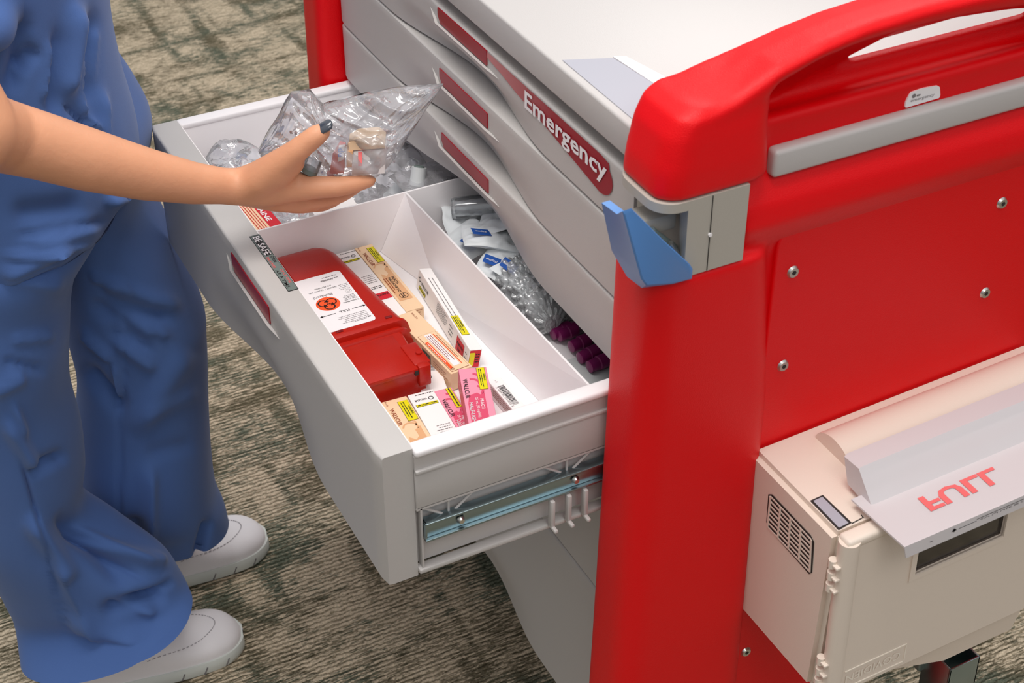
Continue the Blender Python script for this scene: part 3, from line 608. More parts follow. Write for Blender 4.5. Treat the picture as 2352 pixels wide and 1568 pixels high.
# ------------------------------------------------------------------ medicine cartons
def carton(name, label, cat, group, c, L_, W_, H_, yaw, base, paint, roll=0, pitch=0, end=None):
    """box lying along local x (length L_), width W_, height H_; c = centre; yaw/roll/pitch in degrees"""
    q = MB(); T = Matrix.Translation(c) @ Matrix.Rotation(R(yaw), 4, 'Z') @ Matrix.Rotation(R(pitch), 4, 'Y') @ Matrix.Rotation(R(roll), 4, 'X'); T3 = T.to_3x3()
    q.box((-L_/2, -W_/2, -H_/2), (L_/2, W_/2, H_/2), base, .0004, 1, T=T)
    def face(side):
        if side == 'top': return Face(q, T @ Vector((-L_/2, -W_/2, H_/2)), T3 @ Vector((1, 0, 0)), T3 @ Vector((0, 1, 0)), .0002)
        if side == 'left': return Face(q, T @ Vector((-L_/2, -W_/2, -H_/2)), T3 @ Vector((1, 0, 0)), T3 @ Vector((0, 0, 1)), .0002)
        if side == 'right': return Face(q, T @ Vector((L_/2, W_/2, -H_/2)), T3 @ Vector((-1, 0, 0)), T3 @ Vector((0, 0, 1)), .0002)
        if side == 'end': return Face(q, T @ Vector((L_/2, -W_/2, -H_/2)), T3 @ Vector((0, 1, 0)), T3 @ Vector((0, 0, 1)), .0002)
        if side == 'back': return Face(q, T @ Vector((-L_/2, W_/2, -H_/2)), T3 @ Vector((0, -1, 0)), T3 @ Vector((0, 0, 1)), .0002)
    paint(face, L_, W_, H_)
    o = q.build(name, None, smooth=0, fix=False)
    q2 = bmesh.new(); 
    return tag(o, label, cat, group)
def warn(F_, u, v, w_, h, big=False):
    F_.rect(u, v, w_, h, 'print_black'); F_.rect(u+.0003, v+.0003, w_-.0006, h-.0006, 'print_yellow', 2)
    if h > .006:
        F_.text('WARNING', u+w_*.3, v+h*.70, h*.26, 'print_black', 3, bold=.02); F_.lines(u+w_*.08, v+h*.45, w_*.84, 2, h*.22, h*.09, 'print_black', 3, 2)
    else: F_.lines(u+.001, v+h*.4, w_-.002, 1, .001, h*.28, 'print_black', 3, 2)
def beige_paint(fc, L_, W_, H_):
    F_ = fc('top'); warn(F_, .006, W_*.55, .032, W_*.40)
    F_.text('WALLCUR', .014, W_*.10+.0008, .0062, 'print_brown', 2, bold=.01, width=.027); F_.text('Rx only', .001, W_*.12, .0026, 'print_brown', 2)
    F_.poly([(.048, W_*.85), (.052, W_*.60), (.062, W_*.62), (.066, W_*.45), (.06, W_*.25), (.075, W_*.12), (L_-.02, W_*.12), (L_-.02, W_*.85)], 'carton_tan')
    F_.ring(.042, W_*.6, .004, .0055, 'carton_tan', 1, 30, 200); F_.ring(.047, W_*.5, .006, .0078, 'carton_tan', 1, 60, 260)
    F_.text('PRACTI-', .070, W_*.60, .0042, 'print_black', 3, bold=.01); F_.text('NALOXONE HCl', .070, W_*.40, .0042, 'print_black', 3, bold=.01, width=.03); F_.lines(.07, W_*.28, .03, 2, .0025, .0009, 'print_brown', 3, 3)
    F_.ring(L_-.028, W_*.5, .0042, .0049, 'print_black', 3); F_.lines(L_-.031, W_*.5, .006, 2, .002, .001, 'print_black', 3, 5)
    F_ = fc('end'); F_.rect(.002, .002, W_-.004, .0006, 'print_brown'); F_.rect(.002, H_-.003, W_-.004, .0006, 'print_brown'); F_.rect(.002, .002, .003, H_-.005, 'print_red'); F_.lines(.007, H_-.006, W_-.010, 3, .003, .0010, 'print_brown', 2, 6)
    F_ = fc('left'); F_.lines(.006, H_*.7, L_*.4, 3, .003, .0009, 'print_brown', 2, 7)
def white_paint(fc, L_, W_, H_):
    F0 = fc('top')
    F_ = Face(F0.mb, F0.O+F0.V*0+F0.U*0, -F0.V, F0.U, .0002); F_.O = F0.O+F0.V*W_      # reads across the box, feet towards the near end
    F_.O = F0.O+F0.V*W_
    G = Face(F0.mb, F0.O+F0.V*W_, -F0.V, F0.U, .0002)
    G.lines(.001, .0035, W_-.003, 1, .002, .0008, 'print_black', 2, 4)
    G.ring(.0065, .0125, .0019, .0026, 'print_black', 2); G.text('WALLCUR', .0105, .0108, .0036, 'print_black', 2, bold=.02, width=W_*.48)
    warn(G, .002, .018, W_-.004, .0042)
    G.lines(.003, .055, W_*.62, 5, -.0035, .0008, 'print_grey', 2, 7); G.lines(.003, .078, W_*.6, 2, -.003, .0009, 'print_black', 2, 8)
    G.rect(.001, L_-.052, W_*.72, .013, 'print_red', 2); G.text('Add-Vial', .002, L_-.049, .0048, 'print_black', 3, bold=.02, width=W_*.55)
    F_ = fc('end'); F_.rect(.001, .001, W_-.002, H_-.002, 'print_red'); F_.text('EPI', .003, .004, .008, 'print_black', 2, bold=.02)
def thin_white_paint(fc, L_, W_, H_):
    F_ = fc('top'); F_.lines(.02, W_*.55, L_-.045, 2, W_*.3, .0008, 'print_grey', 2, 11); warn(F_, L_*.60, W_*.12, .036, W_*.62)
    F_ = fc('left'); F_.text('WALLCUR', .013, H_*.45, .0055, 'print_black', 2, bold=.02, width=.022); F_.ring(.0075, H_*.6, .0020, .0028, 'print_black', 2)
    warn(F_, .008, H_*.10, .020, H_*.2)
    for k in range(6): F_.lines(.062, H_*(.84-.1*k), .032, 1, .001, .0008, 'print_grey', 2, 20+k)
    F_.lines(.100, H_*.7, .014, 3, H_*.2, .001, 'print_black', 2, 28); F_.rect(L_-.034, H_*.08, .021, H_*.72, 'print_red', 2); F_.text('Add-Vial', L_-.032, H_*.45, .005, 'print_black', 3, bold=.02, width=.017); F_.text('Epi', L_-.028, H_*.2, .005, 'print_black', 3, bold=.02); F_.lines(L_-.01, H_*.6, .007, 2, H_*.25, .0008, 'print_black', 2, 3)
    F_ = fc('end'); F_.rect(.0008, .001, W_-.0016, H_-.002, 'print_red'); F_.rect(.001, .003, W_*.4, H_*.7, 'print_yellow', 2); F_.lines(W_*.55, H_*.7, W_*.4, 4, .003, .0012, 'print_black', 2, 4)
def long_beige_paint(fc, L_, W_, H_):
    F_ = fc('top'); F_.text('WALLCUR', .004, W_*.70, .003, 'print_brown', 2, width=.012); F_.rect(L_*.38, W_*.10, L_*.60, W_*.82, 'print_brown'); F_.rect(L_*.38+.0004, W_*.10+.0004, L_*.60-.0008, W_*.82-.0008, 'carton_beige', 2)
    F_.rect(L_*.40, W_*.36, L_*.52, W_*.30, 'paper_white', 3); F_.lines(L_*.42, W_*.58, L_*.45, 3, .0022, .0007, 'print_brown', 4, 6); F_.rect(L_*.5, W_*.14, L_*.44, W_*.14, 'print_orange', 3); F_.lines(L_*.52, W_*.19, L_*.4, 1, .001, .0007, 'paper_white', 4, 4)
    F_.rect(L_*.42, W_*.72, L_*.5, .0009, 'print_orange', 3); F_.lines(L_*.45, W_*.8, L_*.45, 1, .002, .0008, 'print_brown', 3, 7); F_.ring(L_*.95, W_*.22, .0012, .0018, 'print_brown', 3)
    F_ = fc('left')
    for k in range(16): F_.rect(L_*.50+k*.0011, H_*.2, .0005+(k % 3)*.0002, H_*.62, 'print_black')
    F_.lines(L_*.7, H_*.7, L_*.25, 4, .003, .0008, 'print_brown', 2, 9)
def pink_paint(fc, L_, W_, H_):
    F_ = fc('top'); warn(F_, .001, W_*.62, .032, W_*.30)
    F_.text('WALLCUR', .016, W_*.08, .0062, 'print_black', 2, bold=.01, width=.028, shear=.0)
    for a in ((.012, .42, 60), (.020, .38, 80), (.030, .45, 50)): F_.ring(a[0]+.004, W_*a[1], .006, .0085, 'carton_rose', 1, a[2], a[2]+110)
    F_.poly([(.036, W_*.75), (.040, W_*.60), (.037, W_*.5), (.040, W_*.2), (.052, W_*.12), (L_-.004, W_*.12), (L_-.004, W_*.75)], 'carton_rose')
    F_.text('PRACTI', .046, W_*.56, .0045, 'paper_white', 2, bold=.01); F_.text('25 mL (50 mg/mL)', .044, W_*.40, .0038, 'paper_white', 2, width=.028); F_.text('HALF-LIGHT', .050, W_*.16, .0050, 'foam_grey', 2, bold=.02, width=.032)
    F_ = fc('left'); F_.rect(0, 0, L_, H_, 'carton_rose'); F_.lines(.01, H_*.7, .02, 2, .004, .001, 'paper_white', 2, 5)
def barcode_paint(fc, L_, W_, H_):
    F_ = fc('top'); G = F_; rr = random.Random(3); u = .012
    while u < .045:
        t = rr.choice((.0004, .0007, .0011)); G.rect(u, W_*.30, t, W_*.48, 'print_black'); u += t+rr.choice((.0005, .0009))
    G.text('3 60975 21402 5', .012, W_*.12, .003, 'print_grey', 2, width=.035); G.ring(.054, W_*.5, .0014, .0022, 'print_black', 1); G.lines(.052, W_*.3, .01, 2, .002, .0008, 'print_grey', 2, 5); G.text('> 5', .002, W_*.4, .003, 'print_grey', 2)
    F_ = fc('left')
    for k in range(4): F_.lines(.006, H_*(.8-.15*k), L_*.5, 1, .001, .0009, 'print_brown', 2, 30+k)
cg = 'medicine cartons in the open drawer'
ZF = .6884
def pz(a, b_): return (540+a/3.136, 520+b_/3.136)
def carton_at(label, quad, zt, H_, base, paint, L_=None, W_=None, roll=0, pitch=0, dx=0, dy=0):
    """quad: far left, far right, near right, near left corner of the top face as seen, at height zt"""
    a, b_, c_, d_ = [onz(pz(*p), zt) for p in quad]; far, near = (a+b_)/2, (c_+d_)/2; ax = near-far; l = L_ or ax.length; w_ = W_ or ((b_-a).length+(c_-d_).length)/2
    c = far+ax.normalized()*l/2; c.z = zt-H_/2; c.x += dx; c.y += dy
    return carton('medicine_carton', label, 'carton', cg, c, l, w_, H_, math.degrees(math.atan2(ax.y, ax.x)), base, paint, roll=roll, pitch=pitch)
carton_at('peach carton at the far end by the divider, yellow square on its top', ((850, 155), (985, 115), (1345, 570), (1235, 605)), .7065, .018, 'carton_beige', beige_paint, dy=-.002)
carton_at('white carton between red sharps container and a peach carton, red near end', ((750, 178), (840, 150), (1225, 625), (1150, 665)), .7065, .018, 'carton_white', white_paint, dy=-.004, dx=-.0035, W_=.0245)
carton_at('bright white thin carton standing on edge against the divider wall', ((1310, 305), (1400, 300), (1780, 880), (1665, 895)), .7115, .0225, 'carton_white', thin_white_paint, W_=.0135, roll=-10)
carton_at('long peach carton with white and orange panel, slanting away from the red container', ((1170, 640), (1262, 610), (1690, 1010), (1560, 1060)), .7105, .0215, 'carton_beige', long_beige_paint, W_=.0245, dx=.001)
carton_at('pink carton tilted up on top of the others, yellow warning strip at its far corner', ((1605, 1025), (1810, 1035), (1870, 1345), (1690, 1410)), .727, .024, 'carton_pink', pink_paint, L_=.104, pitch=3)
carton_at('pink carton lying lower beside the tilted pink one, mostly hidden under it', ((1430, 1190), (1560, 1150), (1700, 1390), (1590, 1430)), .7020, .0135, 'carton_pink', pink_paint, L_=.118)
carton_at('white carton with yellow strip by the near drawer rim, between peach and pink ones', ((1240, 1220), (1425, 1165), (1585, 1440), (1410, 1500)), .7025, .014, 'carton_white', white_paint, L_=.126, W_=.0262)
carton_at('peach carton nearest the drawer front at the near end, yellow warning square on top', ((1050, 1270), (1232, 1216), (1400, 1500), (1228, 1556)), .7025, .014, 'carton_beige', beige_paint, L_=.126, W_=.0262)
carton_at('small white carton with black barcode in the near right corner of the drawer', ((1830, 1115), (1905, 1085), (2090, 1275), (1975, 1310)), .7050, .0165, 'carton_white', barcode_paint, L_=.104, W_=.0135)
carton_at('flat white carton under the pink ones, seen between red container and long peach carton', ((1290, 860), (1380, 850), (1500, 1180), (1390, 1190)), .6960, .0075, 'carton_white', barcode_paint, L_=.085, W_=.026, dx=-.001)

# ------------------------------------------------------------------ soft pouches and films
def pouch(q, c, lx, ly, h, yaw, m, seed=0, tilt=(0, 0), n=16, crease=.5, wr=1.0):
    T = Matrix.Translation(c) @ Matrix.Rotation(R(yaw), 4, 'Z') @ Matrix.Rotation(R(tilt[0]), 4, 'X') @ Matrix.Rotation(R(tilt[1]), 4, 'Y')
    off = Vector((seed*7.3, seed*3.1, seed*1.7)); rows_ = []
    def P(i, j, s):
        u, v = i/n*2-1, j/n*2-1; e = (1-u**4)*(1-v**4); p = Vector((u*lx/2, v*ly/2, 0))
        nn = noise.noise(p*38/wr+off); n2 = abs(noise.noise(p*70/wr+off*2+Vector((s, s, 0))*3)); bend = noise.noise(p*14+off*3)
        return p+Vector((noise.noise(p*30+off)*.006, noise.noise(p*30-off)*.006, s*h/2*(e**.6)*(.75+.5*nn)-n2*crease*h*.35*s*e+bend*h*.5))
    for s in (1, -1):
        vs = [P(i, j, s) for j in range(n+1) for i in range(n+1)]; fs = [[j*(n+1)+i, j*(n+1)+i+1, (j+1)*(n+1)+i+1, (j+1)*(n+1)+i][::s] for j in range(n) for i in range(n)]
        q.add(vs, fs, m, T)
    return T
def peel(label, c, lx, ly, h, yaw, seed, tilt=(0, 0), flag=True):
    q = MB(); T = pouch(q, c, lx, ly, h, yaw, 'pouch_white', seed, tilt, n=26, crease=1.5); T3 = T.to_3x3()
    if flag:
        F_ = Face(q, T @ Vector((-lx*.38, -ly*.30, h*.55)), T3 @ Vector((1, 0, 0)), T3 @ Vector((0, 1, 0)), .001)
        F_.poly([(0, 0), (.020, 0), (.016, .013), (-.003, .013)], 'print_blue', 2); F_.text('medical', .0015, .0045, .005, 'paper_white', 3, width=.013)
    return tag(q.build('peel_pouch', None, smooth=60, fix=False), label, 'pouch', 'white peel pouches behind the divider wall')
peel('white peel pouch with blue flag, farthest of those by the divider wall', (.652, 1.345, .722), .075, .05, .016, 20, 1, (8, -6))
peel('white peel pouch with blue flag, propped over its neighbours by the divider wall', (.656, 1.308, .734), .07, .05, .018, -25, 2, (-5, 8))
peel('white peel pouch with squarish blue flag, nearest the bubble wrap', (.654, 1.265, .722), .075, .055, .016, -55, 3, (6, 6))
peel('white peel pouch low against the divider wall, half covered by the others', (.705, 1.27, .712), .085, .06, .014, 35, 4, (-8, 5), flag=False)
peel('plain white pouch lying deep under the drawer above', (.69, 1.34, .705), .09, .07, .016, 10, 6, (4, 0), flag=False)
peel('white peel pouch standing by the far end of the divider wall', (.650, 1.372, .715), .07, .05, .016, 70, 9, (14, -4))
peel('white peel pouch tucked beside the bubble wrap', (.69, 1.235, .715), .07, .045, .014, -20, 12, (6, 10), flag=False)
peel('small white peel pouch with blue flag between plain pouches and bubble wrap', (.650, 1.243, .730), .05, .036, .012, -70, 15, (10, 12))
peel('white peel pouch leaning over the cup in the far corner behind the divider wall', (.668, 1.33, .742), .06, .04, .012, 60, 17, (-14, 6), flag=False)
def cup(label, c, d, r_, l_):
    q = MB(); c = Vector(c); d = Vector(d).normalized(); T = d.to_track_quat('Z', 'Y').to_matrix(); n = 24
    prof = [(0, r_*.72), (.004, r_*.78), (l_*.5, r_*.86), (l_-.004, r_*.95), (l_-.003, r_*1.15), (l_, r_*1.15), (l_-.001, r_*.9), (l_*.5, r_*.8), (.004, r_*.7)]
    q.loft([[c+T @ Vector((math.cos(2*math.pi*i/n)*rr, math.sin(2*math.pi*i/n)*rr, z)) for i in range(n)] for z, rr in prof], 'clear_vial'); return tag(q.build('plastic_cup', None, smooth=50), label, 'cup', 'clear cups behind the divider wall')
cup('clear plastic cup on its side between white pouches and bubble wrap', (.642, 1.225, .72), (.8, .3, .25), .017, .035)
cup('clear plastic cup in the far corner behind the divider wall', (.640, 1.385, .735), (.9, -.5, .1), .016, .05)
# bubble wrap roll
q = MB(); n = 168; mrow = 112; rings = []; a0_, b0_ = onz((1180, 612), .718), onz((1268, 742), .712); ax = (b0_-a0_); T = ax.to_track_quat('Z', 'Y').to_matrix()
for j in range(mrow+1):
    t = j/mrow; rr = .026*(sm(min(t, 1-t)/.16)*.6+.4)
    ring = []
    for i in range(n):
        a = 2*math.pi*i/n; row = j % 2; bub = max(0, math.cos(a*14+(int(t*14) % 2)*math.pi))**.7*abs(math.sin(t*math.pi*14))**.7
        nn = noise.noise(Vector((math.cos(a)*2, math.sin(a)*2, t*6)))
        ring.append(a0_+ax*t+T @ Vector((math.cos(a), math.sin(a), 0))*(rr*(1+.26*nn)+.0040*bub))
    rings.append(ring)
q.loft(rings, 'bubble_film'); tag(q.build('bubble_wrap', None, smooth=60), 'roll of clear bubble wrap behind the divider wall', 'bubble wrap')
q = MB(); q.cyl(a0_+ax*.15, b0_-ax*.1, .014, 'foam_grey', 20); tag(q.build('wrapped_tube', None), 'pale grey tube rolled up inside the bubble wrap', 'tube')
# vials on a foam tray
q = MB(); q.box((.612, 1.016, .6885), (.76, 1.135, .6905), 'foam_grey', .0008, 2); tag(q.build('foam_tray', None), 'pale foam tray under purple capped vials at the near end behind the divider', 'tray')
ends = [((1268, 768), (1330, 745)), ((1282, 772), (1345, 752)), ((1310, 797), (1372, 774)), ((1330, 823), (1394, 799)), ((1352, 843), (1408, 824))]
pos = ['under the end of the bubble wrap', 'next to the one under the bubble wrap', 'middle of the five', 'second from the near end', 'nearest the drawer rim']
vial0 = None
for i, (a, b_) in enumerate(ends):
    p = onz(a, .6985); d = Vector((.94, .12, 0)).normalized()
    if vial0 is None:
        vial0 = empty('blood_vial', p); q = MB()
        q.cyl(p+d*.022, p+d*.085, .0065, 'clear_vial', 20); q.cyl(p+d*.024, p+d*.080, .0055, 'vial_purple', 20); q.build('tube', vial0, fix=True)
        q = MB(); n = 20; T = d.to_track_quat('Z', 'Y').to_matrix(); prof = [(0, .004), (.0008, .0062), (.0045, .0064), (.011, .0066), (.012, .0076), (.022, .0076), (.023, .0066)]
        q.loft([[p+d*z+T @ Vector((math.cos(2*math.pi*k/n)*rr, math.sin(2*math.pi*k/n)*rr, 0)) for k in range(n)] for z, rr in prof], 'vial_purple'); q.build('cap', vial0); v_ = vial0
    else:
        v_ = vial0.copy(); col.objects.link(v_)
        for ch in list(vial0.children): c_ = ch.copy(); col.objects.link(c_); c_.parent = v_; c_.matrix_parent_inverse = ch.matrix_parent_inverse.copy()
        v_.location = p
    WL[v_] = p
    tag(v_, 'purple capped vial on the foam tray, '+pos[i], 'vial', 'purple capped vials on the foam tray')
q = MB(); q.box((.632, 1.017, .691), (.70, 1.046, .716), 'clear_vial', .002); q.box((.638, 1.021, .692), (.69, 1.042, .711), 'print_blue', .002); tag(q.build('blister_pack', None), 'dark blue item in a clear blister at the near rim behind the divider', 'package')
# left bin
q = MB(); q.box((.424, 1.414, .6885), (.600, 1.660, .6905), 'paper_white', .001); tag(q.build('paper_liner', None), 'white paper liner on the floor of the far drawer bin', 'paper')
def clearbag(name, label, cat, c, lx, ly, h, yaw, seed, tilt=(0, 0), inner=None, group=None, loT=None):
    q = MB(); T = pouch(q, c, lx, ly, h, yaw, 'clear_film', seed, tilt, n=28, crease=.9); T3 = T.to_3x3()
    if loT: F_ = Face(q, T @ Vector(loT), T3 @ Vector((1, 0, 0)), T3 @ Vector((0, 1, 0)), .002); F_.text('LOT 1822', 0, 0, .005, 'print_black', 1, bold=.01)
    return tag(q.build(name, None, smooth=60, fix=False), label, cat, group)
gb = 'clear packs in the far drawer bin'
clearbag('clear_pouch', 'crumpled clear pouch near the drawer above, in the far bin', 'pouch', (.60, 1.51, .722), .13, .10, .03, 15, 21, (5, 3), group=gb)
clearbag('clear_pouch', 'clear pouch printed with a lot number beside the cross divider', 'pouch', (.665, 1.452, .737), .12, .06, .012, 8, 22, (3, 2), group=gb, loT=(-.02, -.022, .006))
clearbag('clear_pouch', 'clear pouch in the middle of the far bin, under the hand', 'pouch', (.52, 1.50, .711), .10, .07, .022, -30, 23, (0, -4), group=gb)
clearbag('clear_pouch', 'clear rounded pouch against the drawer front in the far bin', 'pouch', (.455, 1.585, .725), .09, .08, .04, 40, 24, (0, 0), group=gb)
clearbag('clear_pouch', 'clear pouch at the back of the far bin, below the cart drawers', 'pouch', (.60, 1.615, .708), .12, .07, .03, 70, 25, (0, 0), group=gb)
def tubeset(label, c, d, seed):
    q = MB(); c = Vector(c); d = Vector(d).normalized(); q.cyl(c, c+d*.05, .008, 'foam_grey', 16); q.cyl(c+d*.05, c+d*.056, .010, 'foam_grey', 16); q.cyl(c-d*.02, c, .003, 'foam_grey', 10); return tag(q.build('syringe', None), label, 'syringe', 'syringes in clear pouches')
tubeset('pale syringe lying in a clear pouch below the cart drawers', (.60, 1.47, .714), (.8, .5, .05), 0); tubeset('pale syringe lying in the middle of the far bin', (.53, 1.50, .70), (.3, -.8, .1), 1)
q = MB(); q.cyl((.6275, 1.452, .733), (.634, 1.458, .752), .0085, 'foam_grey', 24); q.cyl((.634, 1.458, .752), (.6345, 1.4585, .7535), .006, 'sticker_grey', 20); tag(q.build('vial_stopper', None), 'small round grey stopper pressed against clear wrap near the cross divider', 'stopper')
def card_paint(fc, L_, W_, H_):
    F_ = fc('top'); F_.rect(0, W_*.55, L_, W_*.45, 'print_red'); F_.text('LIDOCAINE', .004, W_*.62, W_*.28, 'paper_white', 2, bold=.02, width=L_*.6); F_.lines(.003, W_*.42, L_-.006, 4, W_*.1, .0010, 'print_red', 2, 3)
    F_ = fc('end'); F_.rect(0, 0, W_, H_, 'print_red'); F_.lines(.002, H_*.8, W_-.004, 4, .004, .0018, 'paper_white', 2, 5)
    F_ = fc('left'); F_.rect(0, 0, L_, H_*.4, 'print_red')
carton('medicine_carton', 'peach and red carton in the far bin by the drawer front, below the hand', 'carton', 'cartons in the far drawer bin', (.446, 1.475, .718), .11, .030, .028, -86, 'carton_beige', card_paint, pitch=2)
carton('medicine_carton', 'white small carton with black dots at the cross divider, under the fingers', 'carton', 'cartons in the far drawer bin', (.520, 1.436, .720), .05, .03, .05, -5, 'carton_white', lambda fc, a, b_, c: (fc('top').disc(.012, .012, .004, 'print_black'), fc('top').disc(.03, .02, .0012, 'print_black')))

# ------------------------------------------------------------------ person
per = tag(empty('person', (.27, 1.62, 0)), 'person in blue scrubs and white shoes holding a clear bag over the drawer', 'person')
def dep(px, py, D): return (onD(px, py, D)-Vector((0, 0, CZ))).dot(dv)
B = bmesh.new()
def cap_px(a, b_):
    pa, pb = onD(*a[:3]), onD(*b_[:3]); capsule_bm(B, pa, pb, a[3]*dep(*a[:3])/FPX, b_[3]*dep(*b_[:3])/FPX)
def chain(pts):
    for a, b_ in zip(pts, pts[1:]): cap_px(a, b_)
DW, DE = 1.392, 1.262
DN, DF_, DT = 1.475, 1.655, 1.545
def arm(t): return DE+(DW-DE)*t
# forearm, wrist, palm
chain([(-60, 296, arm(0)-.03, 96), (10, 313, arm(.08), 86), (90, 334, arm(.2), 80), (200, 366, arm(.36), 74), (330, 399, arm(.58), 62), (440, 420, arm(.78), 50), (510, 427, arm(.92), 43), (560, 430, DW, 44)])
chain([(560, 430, DW, 44), (610, 428, DW+.004, 48), (660, 424, DW+.004, 44), (698, 432, DW, 31)])
chain([(560, 436, DW+.012, 38), (630, 446, DW+.02, 41), (690, 458, DW+.024, 34), (712, 460, DW+.026, 30)])
chain([(575, 420, DW-.003, 44), (640, 392, DW-.008, 40), (672, 372, DW-.008, 30)])
chain([(600, 434, DW+.03, 34), (690, 458, DW+.045, 28)])
# thumb
chain([(600, 410, DW-.006, 44), (655, 368, DW-.012, 34), (682, 346, DW-.014, 29), (712, 322, DW-.012, 26.5), (728, 310, DW-.010, 26), (741, 302, DW-.008, 21)])
# fingers
chain([(695, 430, DW, 31), (735, 430, DW-.002, 27), (772, 429, DW, 25), (815, 423, DW+.006, 21.5), (850, 415, DW+.014, 16)])
chain([(705, 452, DW+.02, 30), (742, 452, DW+.022, 26), (778, 446, DW+.028, 23), (812, 430, DW+.042, 19), (832, 418, DW+.055, 15)])
chain([(708, 462, DW+.042, 27), (738, 464, DW+.046, 24), (766, 455, DW+.055, 21), (792, 436, DW+.07, 18), (806, 420, DW+.085, 14)])
chain([(706, 466, DW+.062, 23), (726, 468, DW+.068, 20), (748, 458, DW+.078, 17), (765, 440, DW+.092, 15), (772, 425, DW+.10, 12)])
# upper arm, shoulder, trunk, neck, head
el = onD(-66, 296, DE-.03); shR = Vector((.06, 1.46, 1.32)); capsule_bm(B, el, el.lerp(shR, .5), .040, .044); capsule_bm(B, el.lerp(shR, .5), shR, .048, .055)

shL = Vector((.12, 1.80, 1.30)); capsule_bm(B, shR, Vector((.11, 1.62, 1.33)), .055, .07); capsule_bm(B, shL, Vector((.11, 1.62, 1.33)), .055, .07)
for px_, py_, D_, r_ in ((-20, -360, DT, .06), (-10, -150, DT, .055), (-5, 60, DT, .055), (0, 240, DT, .055), (-30, 370, DT, .05)):
    c_ = onD(px_, py_, D_)
    for dy in (-.035, .035): capsule_bm(B, c_+rv*dy, c_+rv*dy*.9+Vector((0, 0, -.09)), r_, r_)
capsule_bm(B, Vector((.11, 1.62, 1.33)), onD(-15, -300, DT), .07, .06)
capsule_bm(B, (.12, 1.62, 1.33), (.15, 1.62, 1.45), .05, .048); capsule_bm(B, (.165, 1.62, 1.50), (.16, 1.62, 1.56), .075, .085); capsule_bm(B, (.20, 1.62, 1.475), (.21, 1.62, 1.49), .045, .05); capsule_bm(B, (.245, 1.62, 1.515), (.25, 1.62, 1.505), .010, .013)
for dy in (-.085, .085): capsule_bm(B, (.165, 1.62+dy, 1.53), (.16, 1.62+dy, 1.55), .012, .015)
capsule_bm(B, shL, (.13, 1.88, 1.08), .046, .04); capsule_bm(B, (.13, 1.88, 1.08), (.27, 1.82, 1.14), .038, .026); capsule_bm(B, (.27, 1.82, 1.14), (.32, 1.80, 1.16), .027, .03)
for k_ in range(4): capsule_bm(B, (.33, 1.79, 1.135+k_*.016), (.375, 1.765+.003*abs(k_-1), 1.135+k_*.015), .0085, .0072)
capsule_bm(B, (.315, 1.80, 1.18), (.345, 1.785, 1.215), .010, .008)
for ch_ in ([(10, 560, DT-.02, 85), (15, 780, DN, 105), (50, 1010, DN, 80), (120, 1200, DN+.01, 62), (235, 1390, DN+.02, 50)], [(330, 640, DF_, 50), (330, 760, DF_, 78), (330, 1000, DF_, 62), (360, 1180, DF_+.01, 50), (400, 1235, DF_+.012, 46)]): chain(ch_)
body = remeshed('body', B, 'skin', .0034, 7, .6, per)
# hair
B = bmesh.new(); capsule_bm(B, (.145, 1.62, 1.54), (.14, 1.62, 1.575), .092, .094); capsule_bm(B, (.08, 1.62, 1.53), (.05, 1.62, 1.47), .05, .03); hr = remeshed('hair', B, 'hair', .006, 4, .5, per)
# fingernail on the thumb
tp = onD(748, 298, DW-.010); tb = onD(716, 319, DW-.013); dr = (tp-tb).normalized(); out = (-dv*.72+uv*.55-rv*.1); out = (out-dr*out.dot(dr)).normalized(); sd = dr.cross(out)
q = MB(); n = 12; rings = []
for t, wd in ((-.007, .0050), (-.005, .0066), (0, .0074), (.006, .0076), (.0095, .0066), (.0115, .0040), (.0122, .0012)):
    c_ = onD(739, 301, DW-.009)+dr*t*1.15+out*(.0068-.00001*t)-out*(t*t*12)
    rings.append([c_+sd*math.sin(R(a))*wd+out*(math.cos(R(a))-1)*wd*.75 for a in [-75+150*i/n for i in range(n+1)]]+[c_+sd*math.sin(R(a))*(wd-.001)+out*((math.cos(R(a))-1)*wd*.75-.0015) for a in [75-150*i/n for i in range(n+1)]])
q.loft(rings, 'nail_grey'); tag(q.build('fingernail', per, smooth=60), 'dark grey polished thumbnail')

